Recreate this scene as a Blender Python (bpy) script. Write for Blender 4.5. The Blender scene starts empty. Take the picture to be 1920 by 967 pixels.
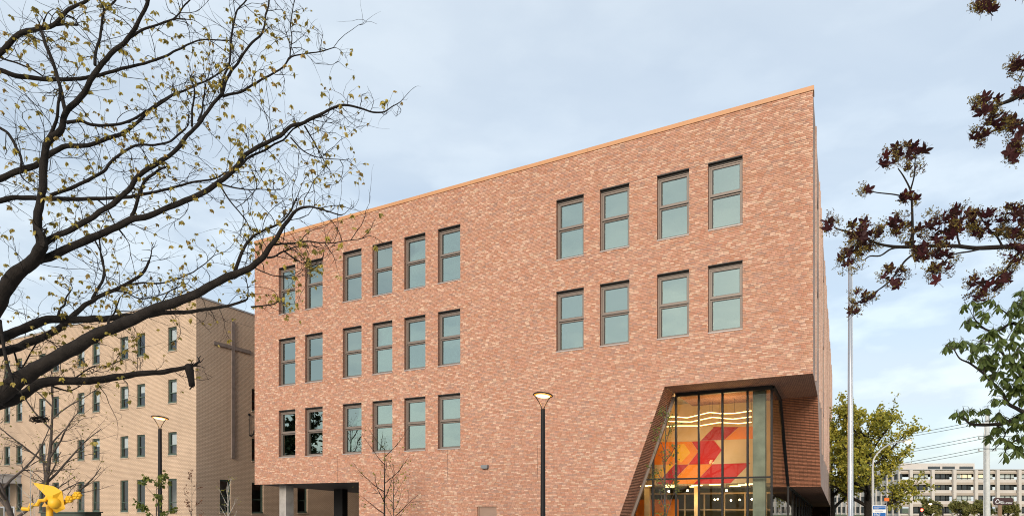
import bpy, bmesh, math, random
import numpy as np
from mathutils import Vector, Matrix, noise

# ------------------------------------------------------------------ camera, sky, sun, exposure
scene = bpy.context.scene
R = math.radians
EYE = 2.4
F, CX, CY = 1184.0, 960.0, 951.0
cam_data = bpy.data.cameras.new('camera')
cam_data.sensor_width = 36.0
cam_data.lens = 36.0 * F / 1920.0
cam_data.shift_y = (951.0 - 483.5) / 1920.0
cam_data.clip_end = 3000.0
cam_data.clip_start = 0.05
cam = bpy.data.objects.new('camera', cam_data)
scene.collection.objects.link(cam)
cam.location = (0, 0, EYE)
cam.rotation_euler = (R(90), 0, 0)
scene.camera = cam

SUN_AZ = Vector((-0.28, -0.96)).normalized()
SUN_EL = R(17)
world = bpy.data.worlds.new('World')
scene.world = world
world.use_nodes = True
wn, wl = world.node_tree.nodes, world.node_tree.links
wn.clear()
wout = wn.new('ShaderNodeOutputWorld')
wbg = wn.new('ShaderNodeBackground')
wbg.inputs['Strength'].default_value = 0.134
wsky = wn.new('ShaderNodeTexSky')
wsky.sky_type = 'NISHITA'
wsky.sun_disc = False
wsky.sun_elevation = SUN_EL
wsky.sun_rotation = math.atan2(SUN_AZ.x, SUN_AZ.y)
wsky.air_density = 1.0
wsky.dust_density = 1.5
wsky.ozone_density = 1.0
wtc = wn.new('ShaderNodeTexCoord')
wsep = wn.new('ShaderNodeSeparateXYZ')
wl.new(wtc.outputs['Generated'], wsep.inputs[0])
def wmath(op, a, b):
    m = wn.new('ShaderNodeMath'); m.operation = op
    for i, v in enumerate((a, b)):
        if v is None: continue
        if isinstance(v, (int, float)): m.inputs[i].default_value = v
        else: wl.new(v, m.inputs[i])
    return m.outputs[0]
zz = wmath('ADD', wmath('MAXIMUM', wsep.outputs['Z'], 0.0), 0.16)
wcomb = wn.new('ShaderNodeCombineXYZ')
wl.new(wmath('DIVIDE', wsep.outputs['X'], zz), wcomb.inputs[0])
wl.new(wmath('DIVIDE', wsep.outputs['Y'], zz), wcomb.inputs[1])
wmap = wn.new('ShaderNodeMapping')
wmap.inputs['Rotation'].default_value = (0, 0, R(28))
wmap.inputs['Scale'].default_value = (0.5, 0.9, 1.0)
wmap.inputs['Location'].default_value = (3.1, 1.7, 0)
wl.new(wcomb.outputs[0], wmap.inputs[0])
wnz = wn.new('ShaderNodeTexNoise')
wnz.inputs['Scale'].default_value = 1.1
wnz.inputs['Detail'].default_value = 7.0
wnz.inputs['Roughness'].default_value = 0.55
wnz.inputs['Distortion'].default_value = 0.5
wl.new(wmap.outputs[0], wnz.inputs['Vector'])
wramp = wn.new('ShaderNodeValToRGB')
wramp.color_ramp.elements[0].position = 0.34
wramp.color_ramp.elements[0].color = (0.54, 0.54, 0.54, 1)
wramp.color_ramp.elements[1].position = 0.72
wramp.color_ramp.elements[1].color = (0.92, 0.92, 0.92, 1)
wl.new(wnz.outputs['Fac'], wramp.inputs[0])
wmix = wn.new('ShaderNodeMix'); wmix.data_type = 'RGBA'
wl.new(wramp.outputs[0], wmix.inputs['Factor'])
wl.new(wsky.outputs[0], wmix.inputs['A'])
wmix.inputs['B'].default_value = (4.38, 4.88, 5.33, 1)
wnz2 = wn.new('ShaderNodeTexNoise')
wnz2.inputs['Scale'].default_value = 8.0; wnz2.inputs['Detail'].default_value = 8.0; wnz2.inputs['Roughness'].default_value = 0.5
wmap2 = wn.new('ShaderNodeMapping'); wmap2.inputs['Scale'].default_value = (1.0, 1.0, 2.4); wmap2.inputs['Location'].default_value = (0.7, 2.2, 0.4)
wl.new(wtc.outputs['Generated'], wmap2.inputs[0]); wl.new(wmap2.outputs[0], wnz2.inputs['Vector'])
wramp2 = wn.new('ShaderNodeValToRGB')
wramp2.color_ramp.elements[0].position = 0.45; wramp2.color_ramp.elements[0].color = (0.87, 0.89, 0.91, 1)
wramp2.color_ramp.elements[1].position = 0.60; wramp2.color_ramp.elements[1].color = (1.10, 1.08, 1.04, 1)
wl.new(wnz2.outputs['Fac'], wramp2.inputs[0])
wmul = wn.new('ShaderNodeMix'); wmul.data_type = 'RGBA'; wmul.blend_type = 'MULTIPLY'; wmr = wn.new('ShaderNodeMapRange'); wmr.interpolation_type = 'SMOOTHSTEP'
wmr.inputs['From Min'].default_value = 0.3; wmr.inputs['From Max'].default_value = 0.56; wmr.inputs['To Min'].default_value = 0.85; wmr.inputs['To Max'].default_value = 0.22
wl.new(wsep.outputs['Z'], wmr.inputs['Value']); wl.new(wmr.outputs[0], wmul.inputs['Factor'])
wl.new(wmix.outputs['Result'], wmul.inputs['A']); wl.new(wramp2.outputs[0], wmul.inputs['B'])
wl.new(wmul.outputs['Result'], wbg.inputs['Color'])
wl.new(wbg.outputs[0], wout.inputs['Surface'])

sun_data = bpy.data.lights.new('sun', 'SUN')
sun_data.energy = 2.0
sun_data.angle = R(18)
sun_data.color = (1.0, 0.88, 0.74)
sun = bpy.data.objects.new('sun', sun_data)
scene.collection.objects.link(sun)
sdir = Vector((SUN_AZ.x * math.cos(SUN_EL), SUN_AZ.y * math.cos(SUN_EL), math.sin(SUN_EL)))
sun.rotation_euler = sdir.to_track_quat('Z', 'Y').to_euler()
sun.location = (-20, -60, 40)

scene.view_settings.view_transform = 'Standard'
scene.view_settings.look = 'None'
scene.view_settings.gamma = 1.0
scene.view_settings.exposure = 0.57
scene.view_settings.use_curve_mapping = False
scene.cycles.filter_width = 1.05
scene.cycles.max_bounces = 8
scene.cycles.transparent_max_bounces = 24
scene.cycles.caustics_reflective = False
scene.cycles.caustics_refractive = False
scene.cycles.sample_clamp_indirect = 4.0

# ------------------------------------------------------------------ helpers
COL = scene.collection
rng = random.Random(7)

def link(o, parent=None):
    COL.objects.link(o)
    if parent is not None: o.parent = parent
    return o

def tag(o, label=None, cat=None, group=None, kind=None):
    if label: o['label'] = label
    if cat: o['category'] = cat
    if group: o['group'] = group
    if kind: o['kind'] = kind
    return o

def empty(name, loc=(0, 0, 0), rz=0.0, parent=None):
    o = bpy.data.objects.new(name, None)
    o.empty_display_size = 0.2
    o.location = loc; o.rotation_euler = (0, 0, rz)
    return link(o, parent)

def inst(name, mesh, parent=None, loc=(0, 0, 0), rot=(0, 0, 0), scale=(1, 1, 1)):
    o = bpy.data.objects.new(name, mesh)
    o.location = loc; o.rotation_euler = rot; o.scale = scale
    return link(o, parent)

def wp(x, y, Z):
    """point seen at pixel (x, y) of the photograph, at distance Z along the view axis"""
    return Vector(((x - CX) / F * Z, Z, EYE + (CY - y) / F * Z))

class MB:
    def __init__(self):
        self.v, self.f, self.c, self.m = [], [], [], []
        self.smooth = False
    def poly(self, pts, col=None, mi=0):
        n = len(self.v); self.v.extend([tuple(p) for p in pts])
        self.f.append(tuple(range(n, n + len(pts)))); self.c.append(col); self.m.append(mi)
    def box(self, x0, x1, y0, y1, z0, z1, col=None, mi=0, skip=()):
        n = len(self.v)
        self.v += [(x0, y0, z0), (x1, y0, z0), (x1, y1, z0), (x0, y1, z0), (x0, y0, z1), (x1, y0, z1), (x1, y1, z1), (x0, y1, z1)]
        F6 = {'b': (0, 3, 2, 1), 't': (4, 5, 6, 7), 'f': (0, 1, 5, 4), 'k': (2, 3, 7, 6), 'l': (3, 0, 4, 7), 'r': (1, 2, 6, 5)}
        for k, q in F6.items():
            if k in skip: continue
            self.f.append(tuple(n + i for i in q)); self.c.append(col); self.m.append(mi)
    def bar(self, a, b, w, d, up=(0, 0, 1), col=None):
        a, b = Vector(a), Vector(b); t = (b - a).normalized()
        s = t.cross(Vector(up))
        if s.length < 1e-4: s = t.cross(Vector((1, 0, 0)))
        s.normalize(); q = s.cross(t).normalized()
        n = len(self.v)
        for p in (a, b):
            for i, j in ((-1, -1), (1, -1), (1, 1), (-1, 1)):
                self.v.append(tuple(p + s * (i * w / 2) + q * (j * d / 2)))
        for q4 in ((0, 1, 2, 3), (7, 6, 5, 4), (0, 4, 5, 1), (1, 5, 6, 2), (2, 6, 7, 3), (3, 7, 4, 0)):
            self.f.append(tuple(n + i for i in q4)); self.c.append(col); self.m.append(0)
    def tube(self, pts, rad, sides=6, cap=True, col=None, rough=0.0):
        pts = [Vector(p) for p in pts]; n0 = len(self.v); k = len(pts)
        if k < 2: return
        t = (pts[1] - pts[0]).normalized()
        ref = Vector((0, 0, 1)) if abs(t.z) < 0.9 else Vector((1, 0, 0))
        s = t.cross(ref).normalized()
        for i in range(k):
            if i == 0: t = pts[1] - pts[0]
            elif i == k - 1: t = pts[-1] - pts[-2]
            else: t = pts[i + 1] - pts[i - 1]
            if t.length < 1e-9: t = Vector((0, 0, 1))
            t.normalize()
            s = s - t * s.dot(t)
            if s.length < 1e-6: s = t.cross(Vector((0.3, 0.5, 0.8)))
            s.normalize(); q = t.cross(s)
            r = rad[i] if hasattr(rad, '__len__') else rad
            for j in range(sides):
                a = 2 * math.pi * j / sides
                rr = r
                if rough: rr = r * (1 + rough * noise.noise(Vector((pts[i] * 5.0)) + Vector((math.cos(a) * 1.3, math.sin(a) * 1.3, 0))))
                self.v.append(tuple(pts[i] + (s * math.cos(a) + q * math.sin(a)) * rr))
        for i in range(k - 1):
            for j in range(sides):
                a = n0 + i * sides + j; b = n0 + i * sides + (j + 1) % sides
                self.f.append((a, b, b + sides, a + sides)); self.c.append(col); self.m.append(0)
        if cap:
            self.f.append(tuple(n0 + j for j in range(sides))[::-1]); self.c.append(col); self.m.append(0)
            self.f.append(tuple(n0 + (k - 1) * sides + j for j in range(sides))); self.c.append(col); self.m.append(0)
    def lathe(self, prof, sides=20, c=(0, 0, 0), col=None):
        n0 = len(self.v); k = len(prof)
        for r, z in prof:
            for j in range(sides):
                a = 2 * math.pi * j / sides
                self.v.append((c[0] + r * math.cos(a), c[1] + r * math.sin(a), c[2] + z))
        for i in range(k - 1):
            for j in range(sides):
                a = n0 + i * sides + j; b = n0 + i * sides + (j + 1) % sides
                self.f.append((a, b, b + sides, a + sides)); self.c.append(col); self.m.append(0)
    def mesh(self, name, mats):
        me = bpy.data.meshes.new(name)
        me.from_pydata(self.v, [], self.f)
        if not isinstance(mats, (list, tuple)): mats = [mats]
        for m in mats: me.materials.append(m)
        if len(mats) > 1: me.polygons.foreach_set('material_index', self.m)
        if any(c is not None for c in self.c):
            at = me.color_attributes.new('Col', 'FLOAT_COLOR', 'CORNER')
            ns = [len(f) for f in self.f]
            arr = np.repeat(np.array([(c if c is not None else (1, 1, 1)) for c in self.c], dtype=np.float32), ns, axis=0)
            arr = np.concatenate([arr, np.ones((len(arr), 1), np.float32)], axis=1)
            at.data.foreach_set('color', arr.ravel())
        if self.smooth: me.polygons.foreach_set('use_smooth', [True] * len(self.f))
        me.update()
        return me
    def build(self, name, mats, parent=None):
        return inst(name, self.mesh(name, mats), parent)

def smooth_path(pts, per=4):
    """Catmull-Rom through points (tuples of any length)"""
    P = [np.array(p, float) for p in pts]
    if len(P) < 3: return P
    out = []
    for i in range(len(P) - 1):
        p0 = P[i - 1] if i > 0 else 2 * P[0] - P[1]
        p1, p2 = P[i], P[i + 1]
        p3 = P[i + 2] if i + 2 < len(P) else 2 * P[-1] - P[-2]
        for k in range(per):
            t = k / per
            out.append(0.5 * ((2 * p1) + (-p0 + p2) * t + (2 * p0 - 5 * p1 + 4 * p2 - p3) * t * t + (-p0 + 3 * p1 - 3 * p2 + p3) * t ** 3))
    out.append(P[-1])
    return out

# ------------------------------------------------------------------ materials
def base_mat(name):
    m = bpy.data.materials.new(name); m.use_nodes = True
    nt = m.node_tree
    return m, nt.nodes, nt.links, nt.nodes['Principled BSDF']

def plain(name, col, rough=0.6, metal=0.0, var=0.12, scale=3.0, bump=0.0, spec=0.5):
    m, n, l, p = base_mat(name)
    tc = n.new('ShaderNodeTexCoord'); nz = n.new('ShaderNodeTexNoise')
    nz.inputs['Scale'].default_value = scale; nz.inputs['Detail'].default_value = 6
    l.new(tc.outputs['Object'], nz.inputs['Vector'])
    mr = n.new('ShaderNodeMapRange')
    mr.inputs['From Min'].default_value = 0.3; mr.inputs['From Max'].default_value = 0.7
    mr.inputs['To Min'].default_value = 1 - var; mr.inputs['To Max'].default_value = 1 + var
    l.new(nz.outputs['Fac'], mr.inputs['Value'])
    mx = n.new('ShaderNodeVectorMath'); mx.operation = 'SCALE'
    mx.inputs[0].default_value = col[:3]
    l.new(mr.outputs[0], mx.inputs['Scale'])
    l.new(mx.outputs[0], p.inputs['Base Color'])
    p.inputs['Roughness'].default_value = rough; p.inputs['Metallic'].default_value = metal
    p.inputs['Specular IOR Level'].default_value = spec
    if bump:
        b = n.new('ShaderNodeBump'); b.inputs['Strength'].default_value = bump; b.inputs['Distance'].default_value = 0.02
        nz2 = n.new('ShaderNodeTexNoise'); nz2.inputs['Scale'].default_value = scale * 8; nz2.inputs['Detail'].default_value = 4
        l.new(tc.outputs['Object'], nz2.inputs['Vector'])
        l.new(nz2.outputs['Fac'], b.inputs['Height']); l.new(b.outputs[0], p.inputs['Normal'])
    return m

def vcol(name, rough=0.85, var=0.15, scale=14.0, trans=0.0, spec=0.3, coord='Object'):
    m, n, l, p = base_mat(name)
    at = n.new('ShaderNodeAttribute'); at.attribute_name = 'Col'
    tc = n.new('ShaderNodeTexCoord'); nz = n.new('ShaderNodeTexNoise')
    nz.inputs['Scale'].default_value = scale; nz.inputs['Detail'].default_value = 4
    l.new(tc.outputs[coord], nz.inputs['Vector'])
    mr = n.new('ShaderNodeMapRange')
    mr.inputs['From Min'].default_value = 0.3; mr.inputs['From Max'].default_value = 0.7
    mr.inputs['To Min'].default_value = 1 - var; mr.inputs['To Max'].default_value = 1 + var
    l.new(nz.outputs['Fac'], mr.inputs['Value'])
    mx = n.new('ShaderNodeVectorMath'); mx.operation = 'SCALE'
    l.new(at.outputs['Color'], mx.inputs[0]); l.new(mr.outputs[0], mx.inputs['Scale'])
    l.new(mx.outputs[0], p.inputs['Base Color'])
    p.inputs['Roughness'].default_value = rough
    p.inputs['Specular IOR Level'].default_value = spec
    if trans > 0:
        tr = n.new('ShaderNodeBsdfTranslucent'); l.new(mx.outputs[0], tr.inputs['Color'])
        ms = n.new('ShaderNodeMixShader'); ms.inputs[0].default_value = trans
        l.new(p.outputs[0], ms.inputs[1]); l.new(tr.outputs[0], ms.inputs[2])
        l.new(ms.outputs[0], n['Material Output'].inputs['Surface'])
    return m

def brick_mat(name, c1, c2, mortar, bw=0.2, bh=0.0667, mode='wall', ms=0.007, bump=0.5, z0=5.325, offset=0.5, big=0.12):
    m, n, l, p = base_mat(name)
    tc = n.new('ShaderNodeTexCoord'); sp = n.new('ShaderNodeSeparateXYZ'); cb = n.new('ShaderNodeCombineXYZ')
    l.new(tc.outputs['Object'], sp.inputs[0])
    if mode == 'wall':
        ad = n.new('ShaderNodeMath'); ad.operation = 'ADD'
        l.new(sp.outputs[0], ad.inputs[0]); l.new(sp.outputs[1], ad.inputs[1]); l.new(ad.outputs[0], cb.inputs[0])
        sb = n.new('ShaderNodeMath'); sb.operation = 'SUBTRACT'; sb.inputs[1].default_value = z0
        l.new(sp.outputs[2], sb.inputs[0]); l.new(sb.outputs[0], cb.inputs[1])
    else:
        l.new(sp.outputs[1], cb.inputs[0]); l.new(sp.outputs[0], cb.inputs[1])
    bt = n.new('ShaderNodeTexBrick'); l.new(cb.outputs[0], bt.inputs['Vector'])
    bt.offset = offset
    bt.inputs['Scale'].default_value = 1.0
    bt.inputs['Brick Width'].default_value = bw; bt.inputs['Row Height'].default_value = bh
    bt.inputs['Mortar Size'].default_value = ms; bt.inputs['Mortar Smooth'].default_value = 0.2
    bt.inputs['Color1'].default_value = (*c1, 1); bt.inputs['Color2'].default_value = (*c2, 1); bt.inputs['Mortar'].default_value = (*mortar, 1)
    nz = n.new('ShaderNodeTexNoise'); nz.inputs['Scale'].default_value = 0.35; nz.inputs['Detail'].default_value = 6
    l.new(tc.outputs['Object'], nz.inputs['Vector'])
    mr = n.new('ShaderNodeMapRange'); mr.inputs['From Min'].default_value = 0.3; mr.inputs['From Max'].default_value = 0.7
    mr.inputs['To Min'].default_value = 1 - big; mr.inputs['To Max'].default_value = 1 + big
    l.new(nz.outputs['Fac'], mr.inputs['Value'])
    mx = n.new('ShaderNodeVectorMath'); mx.operation = 'SCALE'
    l.new(bt.outputs['Color'], mx.inputs[0]); l.new(mr.outputs[0], mx.inputs['Scale'])
    l.new(mx.outputs[0], p.inputs['Base Color'])
    p.inputs['Roughness'].default_value = 0.9; p.inputs['Specular IOR Level'].default_value = 0.2
    if bump:
        b = n.new('ShaderNodeBump'); b.inputs['Strength'].default_value = bump; b.inputs['Distance'].default_value = 0.008; b.invert = True
        l.new(bt.outputs['Fac'], b.inputs['Height']); l.new(b.outputs[0], p.inputs['Normal'])
    return m

def glass_mat(name, refl, tint_r, tint_t, wave=0.0):
    """coated pane: part mirror, part see-through, more mirror at grazing angles"""
    m, n, l, p = base_mat(name)
    n.remove(p)
    g = n.new('ShaderNodeBsdfGlossy'); g.inputs['Color'].default_value = (*tint_r, 1); g.inputs['Roughness'].default_value = 0.0
    t = n.new('ShaderNodeBsdfTransparent'); t.inputs['Color'].default_value = (*tint_t, 1)
    lw = n.new('ShaderNodeFresnel'); lw.inputs['IOR'].default_value = 1.5
    mr = n.new('ShaderNodeMapRange'); mr.inputs['From Min'].default_value = 0.04; mr.inputs['From Max'].default_value = 1.0
    mr.inputs['To Min'].default_value = refl; mr.inputs['To Max'].default_value = 1.0
    l.new(lw.outputs[0], mr.inputs['Value'])
    ms = n.new('ShaderNodeMixShader'); l.new(mr.outputs[0], ms.inputs[0]); l.new(t.outputs[0], ms.inputs[1]); l.new(g.outputs[0], ms.inputs[2])
    l.new(ms.outputs[0], n['Material Output'].inputs['Surface'])
    if wave:
        tc = n.new('ShaderNodeTexCoord'); nz = n.new('ShaderNodeTexNoise'); nz.inputs['Scale'].default_value = 1.3; nz.inputs['Detail'].default_value = 1
        l.new(tc.outputs['Object'], nz.inputs['Vector'])
        b = n.new('ShaderNodeBump'); b.inputs['Strength'].default_value = wave; b.inputs['Distance'].default_value = 0.02
        l.new(nz.outputs['Fac'], b.inputs['Height']); l.new(b.outputs[0], g.inputs['Normal'])
    return m

def glow(name, col, strength):
    m, n, l, p = base_mat(name)
    n.remove(p)
    e = n.new('ShaderNodeEmission'); e.inputs['Color'].default_value = (*col, 1); e.inputs['Strength'].default_value = strength
    l.new(e.outputs[0], n['Material Output'].inputs['Surface'])
    return m

M = {}
M['brick_v'] = vcol('brick clay', 0.9, 0.16, 9.0, spec=0.2)
M['mortar'] = plain('mortar', (0.33, 0.235, 0.19), 0.95, var=0.1, scale=1.5)
M['brick_red'] = brick_mat('red brick side', (0.42, 0.215, 0.145), (0.29, 0.14, 0.095), (0.20, 0.135, 0.11))
M['brick_side'] = brick_mat('pale side brick', (0.50, 0.36, 0.30), (0.42, 0.27, 0.21), (0.46, 0.38, 0.34), big=0.2)
M['brick_soffit'] = brick_mat('brick soffit', (0.40, 0.215, 0.145), (0.30, 0.16, 0.11), (0.13, 0.085, 0.065), mode='soffit', offset=0.0)
M['coping'] = plain('copper coping', (0.50, 0.25, 0.115), 0.5, 0.0, 0.05, 1.0)
M['frame'] = plain('taupe window metal', (0.20, 0.162, 0.138), 0.5, 0.2, 0.05, 2.0)
M['frame_dark'] = plain('dark lintel metal', (0.035, 0.03, 0.027), 0.6, 0.0, 0.05)
M['sill'] = plain('sill metal', (0.36, 0.31, 0.29), 0.5, 0.2, 0.05)
M['black'] = plain('black metal', (0.009, 0.009, 0.0095), 0.55, 0.0, 0.1, spec=0.3)
M['glass_up'] = glass_mat('coated window glass', 0.43, (0.82, 0.94, 0.83), (0.5, 0.55, 0.52), 0.10)
M['glass_cw'] = glass_mat('curtain wall glass', 0.03, (0.72, 0.8, 0.78), (0.88, 0.9, 0.84), 0.05)
M['glass_old'] = glass_mat('old window glass', 0.10, (0.9, 0.95, 0.97), (0.78, 0.82, 0.82), 0.15)
M['concrete'] = plain('concrete', (0.36, 0.34, 0.32), 0.85, 0, 0.2, 2.5, 0.3)
M['concrete_green'] = plain('bare concrete column', (0.20, 0.225, 0.19), 0.85, 0, 0.3, 1.8, 0.3)
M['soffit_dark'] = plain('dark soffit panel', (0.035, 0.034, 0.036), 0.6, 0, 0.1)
M['inner'] = plain('interior plaster', (0.42, 0.40, 0.37), 0.9)
M['inner_dark'] = plain('interior floor', (0.16, 0.15, 0.14), 0.8)
M['roof'] = plain('roof membrane', (0.3, 0.3, 0.3), 0.9)
M['tan'] = brick_mat('tan brick', (0.575, 0.43, 0.315), (0.525, 0.385, 0.275), (0.31, 0.23, 0.168), bw=0.22, bh=0.085, bump=0.8, z0=0, big=0.09, ms=0.012)
M['green_frame'] = plain('green window paint', (0.055, 0.085, 0.068), 0.5, 0, 0.15)
M['stone_sill'] = plain('stone sill', (0.36, 0.29, 0.22), 0.85)
M['blind'] = plain('roller blind', (0.74, 0.77, 0.80), 0.9, var=0.06)
M['cross'] = plain('weathered cross steel', (0.235, 0.19, 0.165), 0.6, 0.3, 0.2, 4)
M['flash'] = plain('grey flashing', (0.42, 0.43, 0.44), 0.5, 0.2, 0.05)
M['bark'] = plain('dark bark', (0.022, 0.018, 0.0155), 0.95, 0, 0.35, 9.0, 0.9, 0.2)
M['bark_grey'] = plain('grey bark', (0.085, 0.07, 0.06), 0.95, 0, 0.3, 9.0, 0.6, 0.2)
M['bark_pale'] = plain('pale birch bark', (0.42, 0.40, 0.36), 0.9, 0, 0.3, 9.0, 0.3, 0.2)
M['leaf'] = vcol('leaf', 0.6, 0.2, 20.0, 0.35)
M['petal'] = vcol('blossom', 0.7, 0.2, 20.0, 0.3)
M['steel'] = plain('brushed flagpole', (0.50, 0.50, 0.51), 0.32, 0.85, 0.05)
M['lamp_black'] = plain('black lamp paint', (0.008, 0.008, 0.009), 0.6, 0.0, 0.1, spec=0.25)
M['lamp_glow'] = glow('lamp diffuser', (1.0, 0.64, 0.30), 3.0)
M['lamp_edge'] = glow('lamp diffuser edge', (1.0, 0.33, 0.04), 1.1)
M['led'] = glow('led strip', (1.0, 0.62, 0.22), 5.0)
M['spot'] = glow('spot lamp', (1.0, 0.78, 0.42), 30.0)
M['yellow'] = plain('yellow enamel', (0.74, 0.41, 0.012), 0.5, 0, 0.06, 2.0)
M['door_brown'] = plain('brown door paint', (0.30, 0.20, 0.15), 0.55, 0, 0.05)
M['grey_box'] = plain('grey fixture', (0.2, 0.21, 0.22), 0.5, 0.2, 0.05)

# ------------------------------------------------------------------ ground
def sheet(name, x0, x1, y0, y1, z, mat, n=1):
    b = MB(); b.poly([(x0, y0, z), (x1, y0, z), (x1, y1, z), (x0, y1, z)])
    return tag(b.build(name, mat), kind='structure')
M['grass'] = plain('lawn grass', (0.09, 0.11, 0.04), 0.95, 0, 0.4, 1.5, 0.6)
M['paving'] = brick_mat('paving', (0.40, 0.385, 0.37), (0.35, 0.34, 0.33), (0.2, 0.2, 0.19), 0.6, 0.3, 'soffit', 0.006)
M['asphalt'] = plain('asphalt', (0.05, 0.05, 0.052), 0.9, 0, 0.2, 4, 0.4)
M['kerb'] = plain('kerb concrete', (0.35, 0.34, 0.32), 0.9)
M['line'] = plain('road paint', (0.75, 0.75, 0.72), 0.7)
sheet('ground', -1500, 1500, -300, 2600, 0.0, M['grass'])
tag(inst('pavement', (lambda b: (b.poly([(-70, -12, 0.004), (19.8, -12, 0.004), (19.8, 96, 0.004), (-70, 96, 0.004)]), b.mesh('pavement', M['paving']))[1])(MB())), kind='structure')
sheet('road', 20, 32, -100, 400, 0.006, M['asphalt'])
k = MB(); k.box(19.8, 20.0, -100, 400, 0, 0.13); k.box(32.0, 32.2, -100, 400, 0, 0.13); tag(k.build('kerb', M['kerb']), kind='structure')
k = MB()
for i in range(60): k.poly([(25.94, -90 + i * 8, 0.012), (26.06, -90 + i * 8, 0.012), (26.06, -87 + i * 8, 0.012), (25.94, -87 + i * 8, 0.012)])
tag(k.build('road_marking', M['line']), kind='structure')

# ------------------------------------------------------------------ red brick building
AX, AY = -15.5804, 38.2326
ROT = math.atan2(-1184, 2275)
UD = Vector((math.cos(ROT), math.sin(ROT))); VD = Vector((-math.sin(ROT), math.cos(ROT)))
A2 = Vector((AX, AY))
def uv_at(x, v):
    """local u, and depth, of pixel column x on the plane v of the red building"""
    r = Vector(((x - CX) / F, 1.0)); t = (A2.dot(VD) + v) / r.dot(VD); p = r * t
    return (p - A2).dot(UD), p.y
def uz_at(x, y, v):
    u, Z = uv_at(x, v)
    return u, EYE + (CY - y) * Z / F
L = 30.536
H_C = 1.0 / 15
Z_TOP = 18.325          # top of brickwork
Z_SOF = 5.325 - 23 * H_C   # passage soffit
Z_OPN = 5.325 + 33 * H_C   # head of the corner opening
U_PAS = 8.144
def slant(z): return 24.84 - 0.3606 * (Z_OPN - z)
WIN_W, WIN_H = 1.345, 42 * H_C
WIN_U_L = [2.03, 4.147, 6.98, 9.08, 11.205, 13.315]
WIN_U_R = [19.863, 21.97, 24.53, 26.64]
WINS = [(u, z) for z in (5.325, 9.525, 13.725) for u in WIN_U_L] + [(u, z) for z in (9.525, 13.725) for u in WIN_U_R]
DOOR = (15.645, 16.72, 0.0, 5.325 - 43 * H_C)
RV = 0.30               # window reveal depth

red = empty('brick_building', (AX, AY, 0), ROT)
tag(red, 'four storey red brick building with paired tall windows and a cut-away glazed corner', 'building')

# backing wall (mortar plane) with openings and reveals
wb = MB()
us = sorted(set([0, U_PAS, 22.0, L, DOOR[0], DOOR[1]] + [u for u, z in WINS] + [u + WIN_W for u, z in WINS]))
zs = sorted(set([0, Z_SOF, Z_OPN, Z_TOP, DOOR[3]] + [z for u, z in WINS] + [z + WIN_H for u, z in WINS]))
VM = 0.012
def blocked(u, z):
    if u < U_PAS and z < Z_SOF: return True
    if u > 22.0 and z < Z_OPN: return True
    if DOOR[0] < u < DOOR[1] and z < DOOR[3]: return True
    for wu, wz in WINS:
        if wu < u < wu + WIN_W and wz < z < wz + WIN_H: return True
    return False
for i in range(len(us) - 1):
    for j in range(len(zs) - 1):
        if not blocked((us[i] + us[i + 1]) / 2, (zs[j] + zs[j + 1]) / 2):
            wb.poly([(us[i], VM, zs[j]), (us[i + 1], VM, zs[j]), (us[i + 1], VM, zs[j + 1]), (us[i], VM, zs[j + 1])])
wb.poly([(22.0, VM, 0), (slant(0), VM, 0), (slant(Z_OPN), VM, Z_OPN), (22.0, VM, Z_OPN)])
wb.build('wall', M['mortar'], red)
t = MB()
t.poly([(0, VM, 0), (0, VM, WIN_H), (0, RV, WIN_H), (0, RV, 0)]); t.poly([(WIN_W, VM, 0), (WIN_W, RV, 0), (WIN_W, RV, WIN_H), (WIN_W, VM, WIN_H)])
reveal_me = t.mesh('reveal', M['brick_red'])
rb = MB()
rb.poly([(DOOR[0], VM, 0), (DOOR[0], VM, DOOR[3]), (DOOR[0], 0.2, DOOR[3]), (DOOR[0], 0.2, 0)])
rb.poly([(DOOR[1], VM, 0), (DOOR[1], 0.2, 0), (DOOR[1], 0.2, DOOR[3]), (DOOR[1], VM, DOOR[3])])
rb.poly([(DOOR[0], VM, DOOR[3]), (DOOR[1], VM, DOOR[3]), (DOOR[1], 0.2, DOOR[3]), (DOOR[0], 0.2, DOOR[3])])
rb.build('door_reveal', M['brick_red'], red)

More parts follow.
